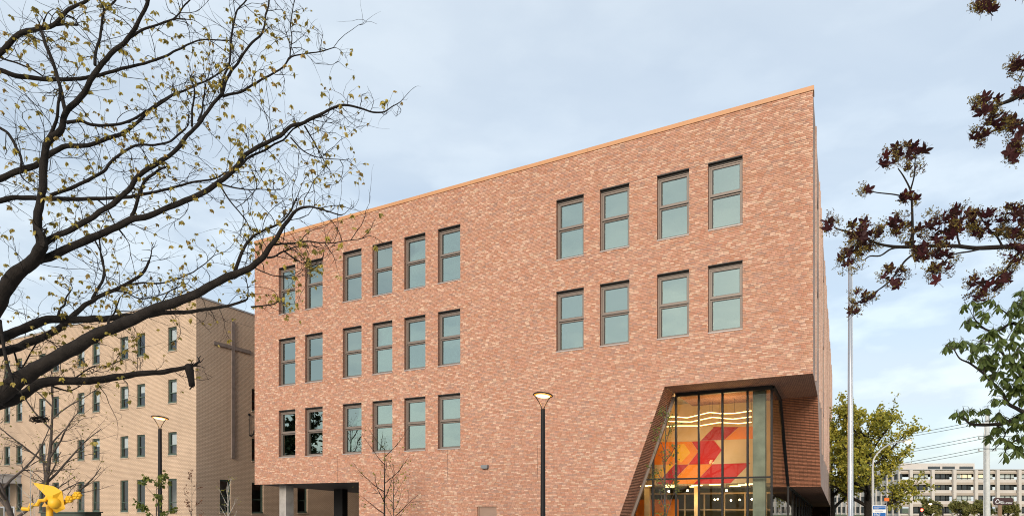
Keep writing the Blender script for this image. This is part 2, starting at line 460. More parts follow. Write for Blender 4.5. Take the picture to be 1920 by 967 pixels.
# the face bricks
def brick_col(u, z, r):
    nz = 0.45 * noise.noise(Vector((u * 0.8, z * 9.7, 3.0))) + 0.25 * noise.noise(Vector((u * 0.25, z * 0.4, 9.0)))
    t = r.random() + 0.22 * nz
    if t > 0.86:   c = (0.64, 0.45, 0.33)
    elif t > 0.70: c = (0.53, 0.31, 0.215)
    elif t > 0.32: c = (0.47, 0.245, 0.165)
    elif t > 0.12: c = (0.43, 0.19, 0.11)
    else:          c = (0.34, 0.215, 0.17)
    c = tuple(a * .60 + b * .40 for a, b in zip(c, (0.465, 0.262, 0.188)))
    k = 0.92 + 0.16 * r.random()
    return (c[0] * k, c[1] * k * (0.97 + 0.06 * r.random()), c[2] * k)
J = 0.005
bricks = []
br = random.Random(11)
n_course = int(round((Z_TOP - 0.0) / H_C))
for k in range(-80, 196):
    z0 = 5.325 + k * H_C
    if z0 < 0 or z0 > Z_TOP - 0.01: continue
    zc = z0 + H_C / 2
    iv = [(0.0, L)]
    def cut(iv, a, b):
        o = []
        for p, q in iv:
            if b <= p or a >= q: o.append((p, q)); continue
            if a > p: o.append((p, a))
            if b < q: o.append((b, q))
        return o
    if zc < Z_SOF: iv = cut(iv, -1, U_PAS)
    if zc < Z_OPN: iv = cut(iv, slant(z0 + H_C) , L + 1)
    if zc < DOOR[3]: iv = cut(iv, DOOR[0], DOOR[1])
    for wu, wz in WINS:
        if wz < zc < wz + WIN_H: iv = cut(iv, wu, wu + WIN_W)
    off = [0.0, 0.1, 0.066, 0.133][k % 4] if k % 3 else [0.1, 0.0, 0.133, 0.05][k % 4]
    for p, q in iv:
        u = math.floor((p - off) / 0.2) * 0.2 + off
        while u < q - 0.02:
            a, b = max(u, p), min(u + 0.2, q)
            if b - a > 0.03: bricks.append((a + J * (a > p + 1e-4), b - J * (b < q - 1e-4), z0 + J, z0 + H_C - J, brick_col((a + b) / 2, zc, br), br.uniform(-0.002, 0.002), (b - a) > 0.195))
            u += 0.2
full = [b for b in bricks if b[6]]
full.sort(key=lambda b: -b[0])
pick = set(id(b) for b in full[:300])
mb = MB()
for b in bricks:
    if id(b) not in pick: mb.box(b[0], b[1], b[5], 0.02, b[2], b[3], b[4], skip=('k',))
tag(mb.build('brick_facing', M['brick_v'], red), kind='stuff')
NV = 16
variants = []
for i in range(NV):
    t = MB(); t.box(0, 0.19, 0, 0.02, 0, H_C - 2 * J, brick_col(29.0 + 7.7 * i, 9 + 3.1 * i, br), skip=('k',))
    variants.append(t.mesh('brick', M['brick_v']))
for b in full[:300]:
    inst('brick', variants[br.randrange(NV)], red, (b[0], b[5], b[2]))

# dark control joints
cj = MB()
for u in (6.6, 18.9, 13.9):
    cj.box(u - 0.006, u + 0.006, -0.0035, 0.011, Z_SOF + 0.02, 5.30)
cj.box(22.0, 30.5, -0.0035, 0.011, 16.52, 16.535)
cj.build('control_joint', M['frame_dark'], red)

# coping, roof, other walls
b = MB(); 
nseg = 10
for i in range(nseg):
    t = MB(); t.box(-0.03 + i * (L + .065) / nseg + .003, -0.03 + (i + 1) * (L + .065) / nseg - .003, -0.035 - .002 * (i % 2), 0.45, Z_TOP + 0.002, Z_TOP + 0.178 + .002 * (i % 3)); t.build('coping', M['coping'], red)
DEP = 58.0
b = MB(); b.box(0.1, L - 0.1, 0.46, DEP - 0.1, 17.8, 17.95); b.build('roof', M['roof'], red)
b = MB()
b.poly([(0, 0.0, Z_SOF), (0, DEP, Z_SOF), (0, DEP, Z_TOP), (0, 0.0, Z_TOP)])
b.poly([(0, DEP, 0), (L, DEP, 0), (L, DEP, Z_TOP), (0, DEP, Z_TOP)])
b.poly([(U_PAS, VM, 0), (U_PAS, 16, 0), (U_PAS, 16, Z_SOF), (U_PAS, VM, Z_SOF)])
b.build('rear_wall', M['brick_red'], red)
# right-hand face with the slanting underside of the opening
V1, V2, V3 = 5.5, 10.6, 46.0
ZL = 3.59
rw = MB()
SW = []  # slit windows on the side face
for zrow in (5.325, 9.525, 13.725):
    v = 3.0
    kk = 0
    while v < DEP - 3:
        if zrow > 8 or v > 14: SW.append((v, zrow))
        v += 2.1 if kk % 2 == 0 else 3.4
        kk += 1
def sblocked(v, z):
    for wv, wz in SW:
        if wv < v < wv + WIN_W and wz < z < wz + WIN_H: return True
    return False
vs = sorted(set([0, 12.0, DEP] + [v for v, z in SW] + [v + WIN_W for v, z in SW]))
zs2 = sorted(set([Z_OPN, 5.325, Z_TOP] + [z for v, z in SW] + [z + WIN_H for v, z in SW]))
for i in range(len(vs) - 1):
    for j in range(len(zs2) - 1):
        vc, zc = (vs[i] + vs[i + 1]) / 2, (zs2[j] + zs2[j + 1]) / 2
        if vc < 12.0 and zc < Z_OPN: continue
        if not sblocked(vc, zc):
            rw.poly([(L, vs[i], zs2[j]), (L, vs[i + 1], zs2[j]), (L, vs[i + 1], zs2[j + 1]), (L, vs[i], zs2[j + 1])])
rw.poly([(L, V1, Z_OPN), (L, V2, ZL), (L, 12.0, ZL - 0.05), (L, 12.0, Z_OPN)])
rw.poly([(L, 12.0, 5.325), (L, 12.0, ZL - 0.05), (L, V3, 2.5), (L, DEP, 2.4), (L, DEP, 5.325)])
rw.poly([(L, V3, 2.5), (L, V3, 0), (L, DEP, 0), (L, DEP, 2.4)])
rw.build('side_wall', M['brick_side'], red)
sr = MB(); sl = MB(); sg = MB()
for wv, wz in SW:
    a, b_, c, d_ = wv, wv + WIN_W, wz, wz + WIN_H
    sr.poly([(L, a, c), (L - RV, a, c), (L - RV, a, d_), (L, a, d_)])
    sr.poly([(L, b_, c), (L, b_, d_), (L - RV, b_, d_), (L - RV, b_, c)])
    sr.poly([(L, a, d_), (L, b_, d_), (L - RV, b_, d_), (L - RV, a, d_)])
    sr.poly([(L, a, c), (L, b_, c), (L - RV, b_, c), (L - RV, a, c)])
sr.build('side_reveal', M['frame'], red)
# projecting brick ribs along the side face
ribs = MB()
for i in range(0, 56):
    v = 2.2 + i * 1.0
    if any(wv - 0.1 < v < wv + WIN_W + 0.1 for wv, wz in SW): continue
    ribs.box(L + 0.001, L + 0.06, v, v + 0.1, Z_OPN + 0.1 if v < 12 else 5.4, Z_TOP - 0.2)
ribs.build('brick_rib', M['brick_side'], red)

# opening: soffits
b = MB()
b.poly([(slant(Z_OPN), 0.0, Z_OPN), (slant(Z_OPN), V1 + 0.3, Z_OPN), (L, V1 + 0.3, Z_OPN), (L, 0.0, Z_OPN)])
b.build('upper_soffit', M['brick_soffit'], red)
UG, VG = 28.94, 1.81
b = MB()
b.poly([(UG, V2, ZL), (UG, V3, 2.5), (L, V3, 2.5), (L, V2, ZL)])
b.build('lower_soffit', M['brick_soffit'], red)
# stepped brick courses of the leaning end face, and of the slanting left reveal
sb_ = MB()
ncl = int((Z_OPN - ZL) / H_C)
for k in range(ncl + 1):
    z1 = Z_OPN - k * H_C; z0 = z1 - H_C
    v = V1 + (V2 - V1) * (k / ncl)
    sb_.box(UG + 0.001, L - 0.001, v + 0.02, v + 0.55, z0, z1, (0.12, 0.075, 0.055))
    nb = 8
    wdt = (L - UG) / nb
    for i in range(nb):
        c = br.uniform(0.85, 1.15)
        sb_.box(UG + i * wdt + J, UG + (i + 1) * wdt - J * (i < nb - 1), v, v + 0.5, z0 + 0.012, z1 - 0.010, (0.38 * c, 0.165 * c, 0.10 * c), skip=('k',))
tag(sb_.build('leaning_brick_face', M['brick_v'], red), kind='stuff')
sv = MB()
for k in range(-80, 33):
    z0 = 5.325 + k * H_C
    if z0 < 0: continue
    us_ = slant(z0 + H_C)
    sv.box(us_ - 0.3, us_ - 0.07, 0.021, VG - 0.05, z0, z0 + H_C, (0.12, 0.075, 0.055))
    for i in range(9):
        c = br.uniform(0.85, 1.15)
        sv.box(us_ - 0.3, us_, 0.022 + i * 0.197, 0.022 + (i + 1) * 0.197 - 0.01, z0 + 0.016, z0 + H_C - 0.010, (0.46 * c, 0.235 * c, 0.155 * c), skip=('l',))
tag(sv.build('slanted_brick_reveal', M['brick_v'], red), kind='stuff')

# windows of the front
wf = MB()
def frame_rect(mb, a, b, c, d, v0, v1, w):
    mb.box(a, a + w, v0, v1, c, d); mb.box(b - w, b, v0, v1, c, d)
    mb.box(a + w, b - w, v0, v1, c, c + w); mb.box(a + w, b - w, v0, v1, d - w, d)
TR = 0.52 * WIN_H
frame_rect(wf, 0.004, WIN_W - 0.004, 0.05, WIN_H - 0.101, 0.16, RV, 0.055)
frame_rect(wf, 0.06, WIN_W - 0.06, TR + 0.03, WIN_H - 0.157, 0.185, RV - 0.002, 0.072)
frame_rect(wf, 0.06, WIN_W - 0.06, 0.106, TR - 0.03, 0.195, RV - 0.002, 0.055)
wf.box(0.06, WIN_W - 0.06, 0.15, RV - 0.004, TR - 0.012, TR + 0.029)
wf_me = wf.mesh('window', M['frame'])
t = MB(); t.box(0.131, WIN_W - 0.131, 0.225, 0.232, TR + 0.101, WIN_H - 0.228); pane_u = t.mesh('pane', M['glass_up'])
t = MB(); t.box(0.116, WIN_W - 0.116, 0.228, 0.235, 0.162, TR - 0.086); pane_l = t.mesh('pane', M['glass_up'])
t = MB(); t.box(-0.004, WIN_W + 0.004, -0.03, RV - 0.01, -0.001, 0.049); sill_me = t.mesh('sill', M['sill'])
t = MB(); t.box(0.001, WIN_W - 0.001, 0.0, 0.129, WIN_H - 0.035, WIN_H - 0.002); t.box(0.001, WIN_W - 0.001, 0.1295, RV, WIN_H - 0.1, WIN_H - 0.002); lint_shade_me = t.mesh('lintel', M['frame_dark'])  # dark metal head; its deep band also paints in shade under the window head
t = MB(); a_, b_2, c_2, d_2 = 0.131, WIN_W - 0.131, TR + 0.101, WIN_H - 0.228
for (a_, b_2, c_2, d_2) in ((0.131, WIN_W - 0.131, TR + 0.101, WIN_H - 0.228), (0.116, WIN_W - 0.116, 0.162, TR - 0.086)):
    t.box(a_ - .001, a_ + .05, 0.19, 0.24, c_2, d_2); t.box(b_2 - .012, b_2 + .001, 0.2, 0.24, c_2, d_2); t.box(a_ + .0505, b_2 - .0125, 0.2, 0.24, d_2 - .02, d_2); t.box(a_ + .0505, b_2 - .0125, 0.2, 0.24, c_2, c_2 + .012)
t.box(0.06, WIN_W - 0.06, 0.148, 0.194, TR - 0.029, TR - 0.0125)
gasket_me = t.mesh('gasket', M['frame_dark'])
for wu, wz in WINS:
    w = inst('window', wf_me, red, (wu, 0, wz))
    for pm in (pane_u, pane_l): inst('pane', pm, w, (0, 0, 0), (R(br.uniform(-.25, .25)), 0, R(br.uniform(-.35, .35))))
    inst('sill', sill_me, w); inst('lintel', lint_shade_me, w); inst('reveal', reveal_me, w); inst('gasket', gasket_me, w)
for wv, wz in SW:
    w = inst('window', wf_me, red, (L, wv, wz), (0, 0, R(90)))
    inst('pane', pane_u, w); inst('pane', pane_l, w)

# floors and inner walls behind the windows
b = MB()
for z in (4.55, 8.75, 12.95, 17.15):
    if z < 8: b.box(0.35, 22.5, 0.42, 20, z - 0.35, z)
    else: b.box(0.35, L - 0.35, 0.42, 20, z - 0.35, z)
b.build('floor_slab', M['inner'], red)
b = MB()
b.box(0.3, L - 0.3, 7.0, 7.15, 8.76, 17.0); b.box(0.3, 21.0, 7.0, 7.15, 4.56, 8.3)
for u in (1.0, 6.1, 12.9, 17.5, 24.0): b.box(u - 0.05, u + 0.05, 0.45, 6.9, 8.77, 16.7)
b.build('inner_wall', M['inner'], red)

# door and wall light
b = MB(); b.box(DOOR[0] + 0.002, DOOR[1] - 0.002, 0.12, 0.18, 0.01, DOOR[3] - 0.002); dr = b.build('door', M['door_brown'], red)
b = MB(); frame_rect(b, DOOR[0] + 0.001, DOOR[1] - 0.001, 0.0, DOOR[3] - 0.001, 0.08, 0.199, 0.05); b.build('door_frame', M['door_brown'], dr)
b = MB(); b.box(DOOR[0] + 0.1, DOOR[0] + 0.24, 0.07, 0.10, 1.0, 1.04); b.box(DOOR[0] + 0.1, DOOR[0] + 0.13, 0.09, 0.12, 1.0, 1.04); b.build('handle', M['grey_box'], dr)
b = MB(); b.box(15.95, 16.3, -0.2, -0.001, 4.33, 4.47); b.box(15.99, 16.26, -0.17, -0.03, 4.29, 4.329); b.build('wall_light', M['grey_box'], red)

# passage on the left
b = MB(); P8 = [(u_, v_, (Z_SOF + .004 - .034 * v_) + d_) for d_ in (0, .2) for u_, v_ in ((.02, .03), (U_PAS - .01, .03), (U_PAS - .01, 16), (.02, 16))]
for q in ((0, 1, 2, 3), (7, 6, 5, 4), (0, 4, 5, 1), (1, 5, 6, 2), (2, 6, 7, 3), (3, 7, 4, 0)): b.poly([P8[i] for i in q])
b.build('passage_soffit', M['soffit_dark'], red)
b = MB(); b.box(0.99, 1.55, 1.0, 1.6, 0, Z_SOF); b.build('column', M['concrete'], red)
b = MB(); u0 = uv_at(626, 5.0)[0]; u1 = uv_at(642, 5.0)[0]
b.box(u0, u1, 5.0, 5.5, 0, Z_SOF); b.build('column', M['black'], red)

# curtain wall
MU = [24.92, 25.92, 26.92, 27.95, UG - 0.04]
ZR = 3.69
cw = empty('curtain_wall', (0, 0, 0), 0, red)
mbm = MB()
def mull(u, z0, z1):
    t = MB(); t.box(u - 0.04, u + 0.04, VG - 0.06, VG + 0.10, z0, z1); t.build('mullion', M['black'], cw)
def gsl(z): return slant(z) + 0.06
for u in MU: mull(u, 0.0, Z_OPN - 0.16)
z_at = Z_OPN - (24.84 + 0.06 - 23.88) / 0.3606
mull(23.88, 0.0, z_at - 0.02)
t = MB(); t.box(24.9, UG, VG - 0.08, VG + 0.12, Z_OPN - 0.16, Z_OPN - 0.002); t.build('head_rail', M['black'], cw)
t = MB(); t.box(gsl(ZR), UG - 0.08, VG - 0.05, VG + 0.09, ZR - 0.035, ZR + 0.035); t.build('transom', M['black'], cw)
t = MB(); t.bar((gsl(0), VG + 0.01, 0), (gsl(Z_OPN - 0.16), VG + 0.01, Z_OPN - 0.16), 0.13, 0.2, (0, 1, 0)); t.build('slanted_frame', M['frame'], cw)
gv = VG + 0.02
def pane(pts):
    t = MB(); t.poly([(u, gv, z) for u, z in pts]); t.build('pane', M['glass_cw'], cw)
zh = Z_OPN - 0.16
pane([(gsl(0.02) + .07, 0.02), (23.845, 0.02), (23.845, ZR - .036), (gsl(ZR) + .07, ZR - .036)])
pane([(gsl(ZR) + .07, ZR + .036), (23.845, ZR + .036), (23.845, z_at - .2)])
pane([(23.92, 0.02), (24.88, 0.02), (24.88, ZR - .04), (23.92, ZR - .04)])
pane([(23.92, ZR + .04), (24.88, ZR + .04), (24.88, zh - 0.2), (23.92, z_at)])
for a, c in zip(MU[:-1], MU[1:]):
    pane([(a + .036, 0.02), (c - .036, 0.02), (c - .036, ZR - .036), (a + .036, ZR - .036)])
    pane([(a + .036, ZR + .036), (c - .036, ZR + .036), (c - .036, zh), (a + .036, zh)])
# side glazing running back beside the leaning face
def spane(v0, v1, f0, f1):
    t = MB(); t.poly([(UG, v0, 0.02), (UG, v1, 0.02), (UG, v1, f1), (UG, v0, f0)]); t.build('pane', M['glass_side'], cw)
M['glass_side'] = glass_mat('side glass', 0.35, (0.9, 0.9, 0.88), (0.5, 0.5, 0.47), 0.05)
spane(VG + .02, V1, Z_OPN - 0.02, Z_OPN - 0.02)
spane(V1 + .02, V2, Z_OPN - 0.02, ZL)
vv = V2
hz = lambda v: ZL + (2.5 - ZL) * (v - V2) / (V3 - V2)
while vv < 45:
    spane(vv + 0.05, vv + 3.4, hz(vv), hz(vv + 3.4))
    t = MB(); t.box(UG - 0.03, UG + 0.05, vv - 0.04, vv + 0.04, 0, hz(vv)); t.build('mullion', M['black'], cw)
    vv += 3.45
t = MB(); t.bar((UG + .02, V1, Z_OPN - .03), (UG + .02, V2, ZL), 0.09, 0.12, (1, 0, 0)); t.bar((UG + .02, V2, ZL - .06), (UG + .02, 45, hz(45) - .06), 0.09, 0.12, (1, 0, 0))
t.bar((UG + .02, VG + .1, Z_OPN - .06), (UG + .02, V1, Z_OPN - .06), 0.09, 0.1, (1, 0, 0)); t.build('side_frame', M['black'], cw)

# lobby behind the curtain wall
VMU = 6.8
ZB = 3.62
b = MB()
b.box(20.0, UG - 0.02, VMU + .02, VMU + .2, ZB, Z_OPN + 1.0)
b.build('mural_wall', plain('mural wall', (0.62, 0.44, 0.24), 0.8, var=0.06), red)
b = MB(); b.box(20.0, UG - 0.03, VG + .2, VMU + .01, Z_OPN + 0.3, Z_OPN + 0.45); b.build('lobby_ceiling', M['inner'], red)
b = MB(); b.box(19.8, 20.0, 0.5, 16.0, 0, Z_OPN + 0.3); b.build('lobby_side_wall', plain('lobby plaster', (0.6, 0.42, 0.25), 0.9), red)
b = MB(); b.box(20.0, UG - 0.03, VMU + .21, 16.0, ZB + 0.02, ZB + .2); b.build('lobby_low_ceiling', plain('low ceiling', (0.55, 0.47, 0.38), 0.9), red)
b = MB(); b.poly([(20, VG, 0.02), (UG, VG, 0.02), (UG, 16, 0.02), (20, 16, 0.02)]); b.build('lobby_floor', M['inner_dark'], red)
b = MB(); b.box(20.0, UG - 0.03, 15.8, 16.0, 0, ZB); b.build('lobby_rear_wall', plain('olive rear wall', (0.13, 0.11, 0.05), 0.8), red)
b = MB()
for u in np.arange(20.8, 28.9, 1.15): b.box(u - .04, u + .04, 12.0, 12.1, 0, 3.2)
b.box(20, 28.9, 11.98, 12.12, 3.2, 3.3); b.box(20, 28.9, 11.99, 12.11, 2.25, 2.31)
for u in (24.4, 21.6): b.box(u - .14, u + .14, 9.0, 9.28, 0, ZB)
b.build('inner_partition', plain('light wood partition', (0.62, 0.45, 0.26), 0.7), red)
b = MB(); b.box(20.3, 22.9, 11.2, 11.3, 0, 2.9); b.build('orange_panel', plain('orange panel', (0.75, 0.22, 0.02), 0.7), red)
b = MB(); b.box(28.12, 28.62, 2.15, 2.65, 0, Z_OPN + .3); b.build('column', M['concrete_green'], red)
mc = {'cream': (0.62, 0.45, 0.26), 'red': (0.52, 0.008, 0.010), 'dred': (0.40, 0.015, 0.025), 'orange': (0.78, 0.22, 0.015), 'yellow': (0.82, 0.42, 0.03), 'ochre': (0.55, 0.36, 0.16)}
shapes = [('cream', [(370, 440), (575, 440), (590, 447), (515, 522), (370, 527)]),
 ('dred', [(592, 440), (740, 440), (655, 516), (517, 521)]),
 ('orange', [(742, 440), (850, 436), (850, 508), (660, 516)]),
 ('orange', [(150, 532), (460, 526), (500, 585), (440, 661), (150, 663)]),
 ('red', [(462, 526), (594, 519), (640, 576), (582, 659), (443, 661), (502, 585)]),
 ('cream', [(597, 519), (850, 510), (850, 650), (585, 659), (642, 576)]),
 ('yellow', [(370, 545), (418, 540), (455, 592), (400, 650), (345, 610)]),
 ('cream', [(150, 665), (300, 664), (230, 740), (150, 742)]),
 ('yellow', [(302, 664), (358, 663), (285, 742), (232, 740)]),
 ('dred', [(360, 664), (443, 662), (335, 777), (255, 777)]),
 ('orange', [(445, 662), (583, 660), (473, 776), (337, 777)]),
 ('red', [(585, 660), (808, 652), (693, 771), (475, 776)]),
 ('cream', [(810, 652), (860, 650), (860, 770), (695, 771)])]
mural_parts = {}
for cname, pts in shapes:
    t = MB(); pp = []
    for x, y in pts:
        u, z = uz_at(1150 + x / 3.149, 660 + y / 3.149, VMU - 0.004)
        pp.append((min(u, UG - 0.05), VMU, max(z, ZB + 0.002)))
    t.poly(pp)
    if cname == 'yellow': t.v = [(a, b_ - 0.004, c) for a, b_, c in t.v]
    if cname not in mural_parts: mural_parts[cname] = plain('mural ' + cname, mc[cname], 0.7, var=0.07, scale=1.2)
    t.build('mural_shape', mural_parts[cname], red)
b = MB(); b.box(22.0, 26.2, 16.05, 50, 0, 3.9); b.build('core_wall', plain('dark core wall', (0.07, 0.055, 0.045), .7), red)
# led strips and lobby lamps
strips = [[(300, 382), (365, 380), (435, 386), (570, 354), (640, 362), (715, 360), (815, 345)],
          [(310, 407), (370, 408), (455, 411), (585, 383), (705, 394), (815, 380)],
          [(300, 440), (370, 434), (505, 434), (625, 414), (740, 420), (815, 412)]]
for i, s in enumerate(strips):
    V_ = 4.4 + 0.35 * i
    pts = []
    for x, y in s:
        u, z = uz_at(1150 + x / 3.149, 660 + y / 3.149, V_)
        pts.append((u, V_, z))
    t = MB(); t.tube(pts, 0.021, 6); ls = t.build('light_strip', M['led'], red)
    t = MB()
    for p in pts[1::2]: t.tube([p, (p[0], p[1], Z_OPN + 0.3)], 0.006, 4)
    t.build('hanger', M['black'], ls)
for u, v in ((21.6, 8.2), (22.6, 10.2), (23.3, 7.6), (24.5, 8.6), (25.6, 7.7), (26.9, 8.8), (24.0, 10.5), (26.2, 10.6), (22.0, 7.5), (27.4, 7.6)):
    t = MB(); t.box(u - .28, u + .28, v - .06, v + .06, ZB - 0.03, ZB + 0.019); t.build('ceiling_light', M['led'], red)
for u, v, z in ((21.4, 8.5, 3.3), (23.1, 8.0, 3.3), (24.2, 7.6, 3.32), (26.2, 7.6, 3.3), (25.2, 11.0, 2.9), (26.4, 11.0, 2.85), (27.2, 11.2, 2.7), (26.8, 13.0, 2.9), (24.6, 13.5, 2.9), (25.6, 13.2, 2.85)):
    t = MB(); t.lathe([(0.001, -.05), (.035, -.035), (.05, 0), (.035, .035), (.001, .05)], 10, (u, v, z)); lb = t.build('bulb_lamp', M['spot'], red)
    t = MB(); t.tube([(u, v, z + .05), (u, v, ZB + .02)], 0.006, 4); t.build('cord', M['black'], lb)
def lobby_light(u, v, z, e, size=0.5):
    ld = bpy.data.lights.new('lobby_lamp', 'POINT'); ld.energy = e; ld.color = (1.0, 0.60, 0.26); ld.shadow_soft_size = size
    o = bpy.data.objects.new('lobby_lamp', ld); link(o, red); o.location = (u, v, z)
lobby_light(23.5, 3.6, 6.3, 115); lobby_light(26.8, 3.8, 6.3, 115); lobby_light(24.5, 8.5, 2.9, 34); lobby_light(26.8, 10.5, 2.7, 26)

# ------------------------------------------------------------------ tan brick building
TX, TY = -20.0, 40.0
T2 = Vector((TX, TY))
tan = empty('tan_building', (TX, TY, 0), ROT)
tag(tan, 'four storey tan brick building with narrow green-framed windows and a tall cross', 'building')
TW = 0.90
TUS = [-2.83, -6.15, -8.01, -11.35, -13.23, -16.56, -18.41, -21.75, -23.6, -26.95, -28.8]
TZ = [(12.59, 14.15), (9.2, 10.74), (5.82, 7.32), (2.1, 4.29)]
TH = 15.75
tw = [(u, a, b_) for u in TUS for a, b_ in TZ]
us = sorted(set([-45, 0] + [u for u, a, b_ in tw] + [u + TW for u, a, b_ in tw]))
zs = sorted(set([0, TH] + [z for p in TZ for z in p]))
b = MB(); rvl = 0.16
for i in range(len(us) - 1):
    for j in range(len(zs) - 1):
        uc, zc = (us[i] + us[i + 1]) / 2, (zs[j] + zs[j + 1]) / 2
        if any(u < uc < u + TW and a < zc < c for u, a, c in tw): continue
        b.poly([(us[i], 0, zs[j]), (us[i + 1], 0, zs[j]), (us[i + 1], 0, zs[j + 1]), (us[i], 0, zs[j + 1])])
for u, a, c in tw:
    b.poly([(u, 0, a), (u, 0, c), (u, rvl, c), (u, rvl, a)]); b.poly([(u + TW, 0, a), (u + TW, rvl, a), (u + TW, rvl, c), (u + TW, 0, c)])
    b.poly([(u, 0, c), (u + TW, 0, c), (u + TW, rvl, c), (u, rvl, c)]); b.poly([(u, 0, a), (u, rvl, a), (u + TW, rvl, a), (u + TW, 0, a)])
b.build('front_wall', M['tan'], tan)
# gable wall facing the red building
GW = [(1.72, 0.86, 2.08, 4.26), (4.25, 1.0, 2.0, 4.14), (4.25, 1.0, 5.65, 7.2), (4.25, 1.0, 9.1, 10.65), (8.4, 1.0, 2.0, 4.1)]
vs = sorted(set([0, 40] + [g[0] for g in GW] + [g[0] + g[1] for g in GW])); zs = sorted(set([0, TH] + [g[2] for g in GW] + [g[3] for g in GW]))
b = MB()
for i in range(len(vs) - 1):
    for j in range(len(zs) - 1):
        vc, zc = (vs[i] + vs[i + 1]) / 2, (zs[j] + zs[j + 1]) / 2
        if any(g[0] < vc < g[0] + g[1] and g[2] < zc < g[3] for g in GW): continue
        b.poly([(0, vs[i], zs[j]), (0, vs[i + 1], zs[j]), (0, vs[i + 1], zs[j + 1]), (0, vs[i], zs[j + 1])])
for v, w, a, c in GW:
    b.poly([(0, v, a), (-rvl, v, a), (-rvl, v, c), (0, v, c)]); b.poly([(0, v + w, a), (0, v + w, c), (-rvl, v + w, c), (-rvl, v + w, a)])
    b.poly([(0, v, c), (0, v + w, c), (-rvl, v + w, c), (-rvl, v, c)]); b.poly([(0, v, a), (0, v + w, a), (-rvl, v + w, a), (-rvl, v, a)])
b.build('gable_wall', M['tan'], tan)
b = MB(); b.box(-45, 0.04, -0.04, 0.3, TH + .002, TH + 0.1); b.box(-0.3, 0.04, 0.301, 40, TH + .002, TH + .1); b.build('flashing', M['flash'], tan)
b = MB(); b.box(-44.9, -0.32, 0.32, 39.9, TH - 0.3, TH - .1); b.build('roof', M['roof'], tan)
b = MB(); b.box(-0.0, 0.003, 0.0, 40, 14.88, 14.895); b.build('wall_joint', M['frame_dark'], tan)
b = MB(); b.box(-44, -.4, 3.0, 3.1, 0, TH - .4)
for z in (4.9, 8.2, 11.6): b.box(-44, -0.4, 0.3, 3.0, z - .3, z)
b.box(-4.0, -3.9, 3.2, 30, 0, TH - .5)
b.build('inner_wall', M['inner'], tan)
def sash(w, h, split):
    f = MB()
    frame_rect(f, 0.0, w, 0.0, h, rvl - 0.07, rvl + .02, 0.06)
    frame_rect(f, 0.06, w - .06, split - 0.03, h - .06, rvl - .045, rvl + .015, 0.05)
    frame_rect(f, 0.06, w - .06, 0.06, split + .03, rvl - .02, rvl + .019, 0.06)
    f.box(0.06, w - .06, rvl - 0.06, rvl - 0.046, split - .03, split + .03)
    f.box(0.002, w - .002, 0.02, rvl - 0.071, 0.002, 0.11)
    return f.mesh('window', M['green_frame'])
def panes(w, h, split):
    t = MB(); t.poly([(.11, rvl - .005, split + .02), (w - .11, rvl - .005, split + .02), (w - .11, rvl - .005, h - .11), (.11, rvl - .005, h - .11)]); a = t.mesh('pane', M['glass_old'])
    t = MB(); t.poly([(.12, rvl + .002, .12), (w - .12, rvl + .002, .12), (w - .12, rvl + .002, split - .03), (.12, rvl + .002, split - .03)]); c = t.mesh('pane', M['glass_old'])
    return a, c
kinds = {}
for a, c in TZ:
    h = c - a; sp_ = h * (0.44 if h < 2 else 0.30)
    kinds[(a, c)] = (sash(TW, h, sp_), panes(TW, h, sp_), sp_, h)
t = MB(); t.box(-.04, TW + .04, -.05, rvl - .06, -.07, 0.0); tsill = t.mesh('sill', M['stone_sill'])
r3 = random.Random(5)
for u, a, c in tw:
    me, (p1, p2), sp_, h = kinds[(a, c)]
    w = inst('window', me, tan, (u, 0, a)); inst('pane', p1, w); inst('pane', p2, w); inst('sill', tsill, w)
    q = r3.random()
    if h < 2 and q < 0.85:
        bl = MB(); lo = sp_ + (h - sp_) * r3.choice([0.0, 0.02, 0.0, 0.35])
        bl.poly([(.1, rvl + .08, lo), (TW - .1, rvl + .08, lo), (TW - .1, rvl + .08, h - .08), (.1, rvl + .08, h - .08)])
        bl.build('blind', M['blind'], w)
for v, wd, a, c in GW:
    h = c - a
    w = inst('window', sash(wd, h, h * 0.45), tan, (0, v, a), (0, 0, R(90)))
    for p in panes(wd, h, h * 0.45): inst('pane', p, w)
    t = MB(); t.box(-.04, wd + .04, -.05, rvl - .06, -.07, 0.0); t.build('sill', M['stone_sill'], w)
# cross
b = MB(); b.box(0.002, 0.09, 2.58, 2.81, 5.7, 14.86); b.box(0.003, 0.08, 1.23, 2.579, 13.0, 13.22); b.box(0.003, 0.08, 2.811, 4.11, 13.0, 13.22)
b.build('cross', M['cross'], tan)
# conduit
b = MB(); b.tube([(0.05, 4.0, 8.75), (0.05, 4.0, 7.45)], 0.02); b.tube([(0.06, 4.0, 7.4), (0.1, 4.15, 7.35), (0.12, 4.3, 7.5), (0.1, 4.4, 7.8)], 0.05, 8)
b.box(0.003, 0.10, 3.94, 4.06, 8.75, 8.87); b.build('conduit', M['black'], tan)
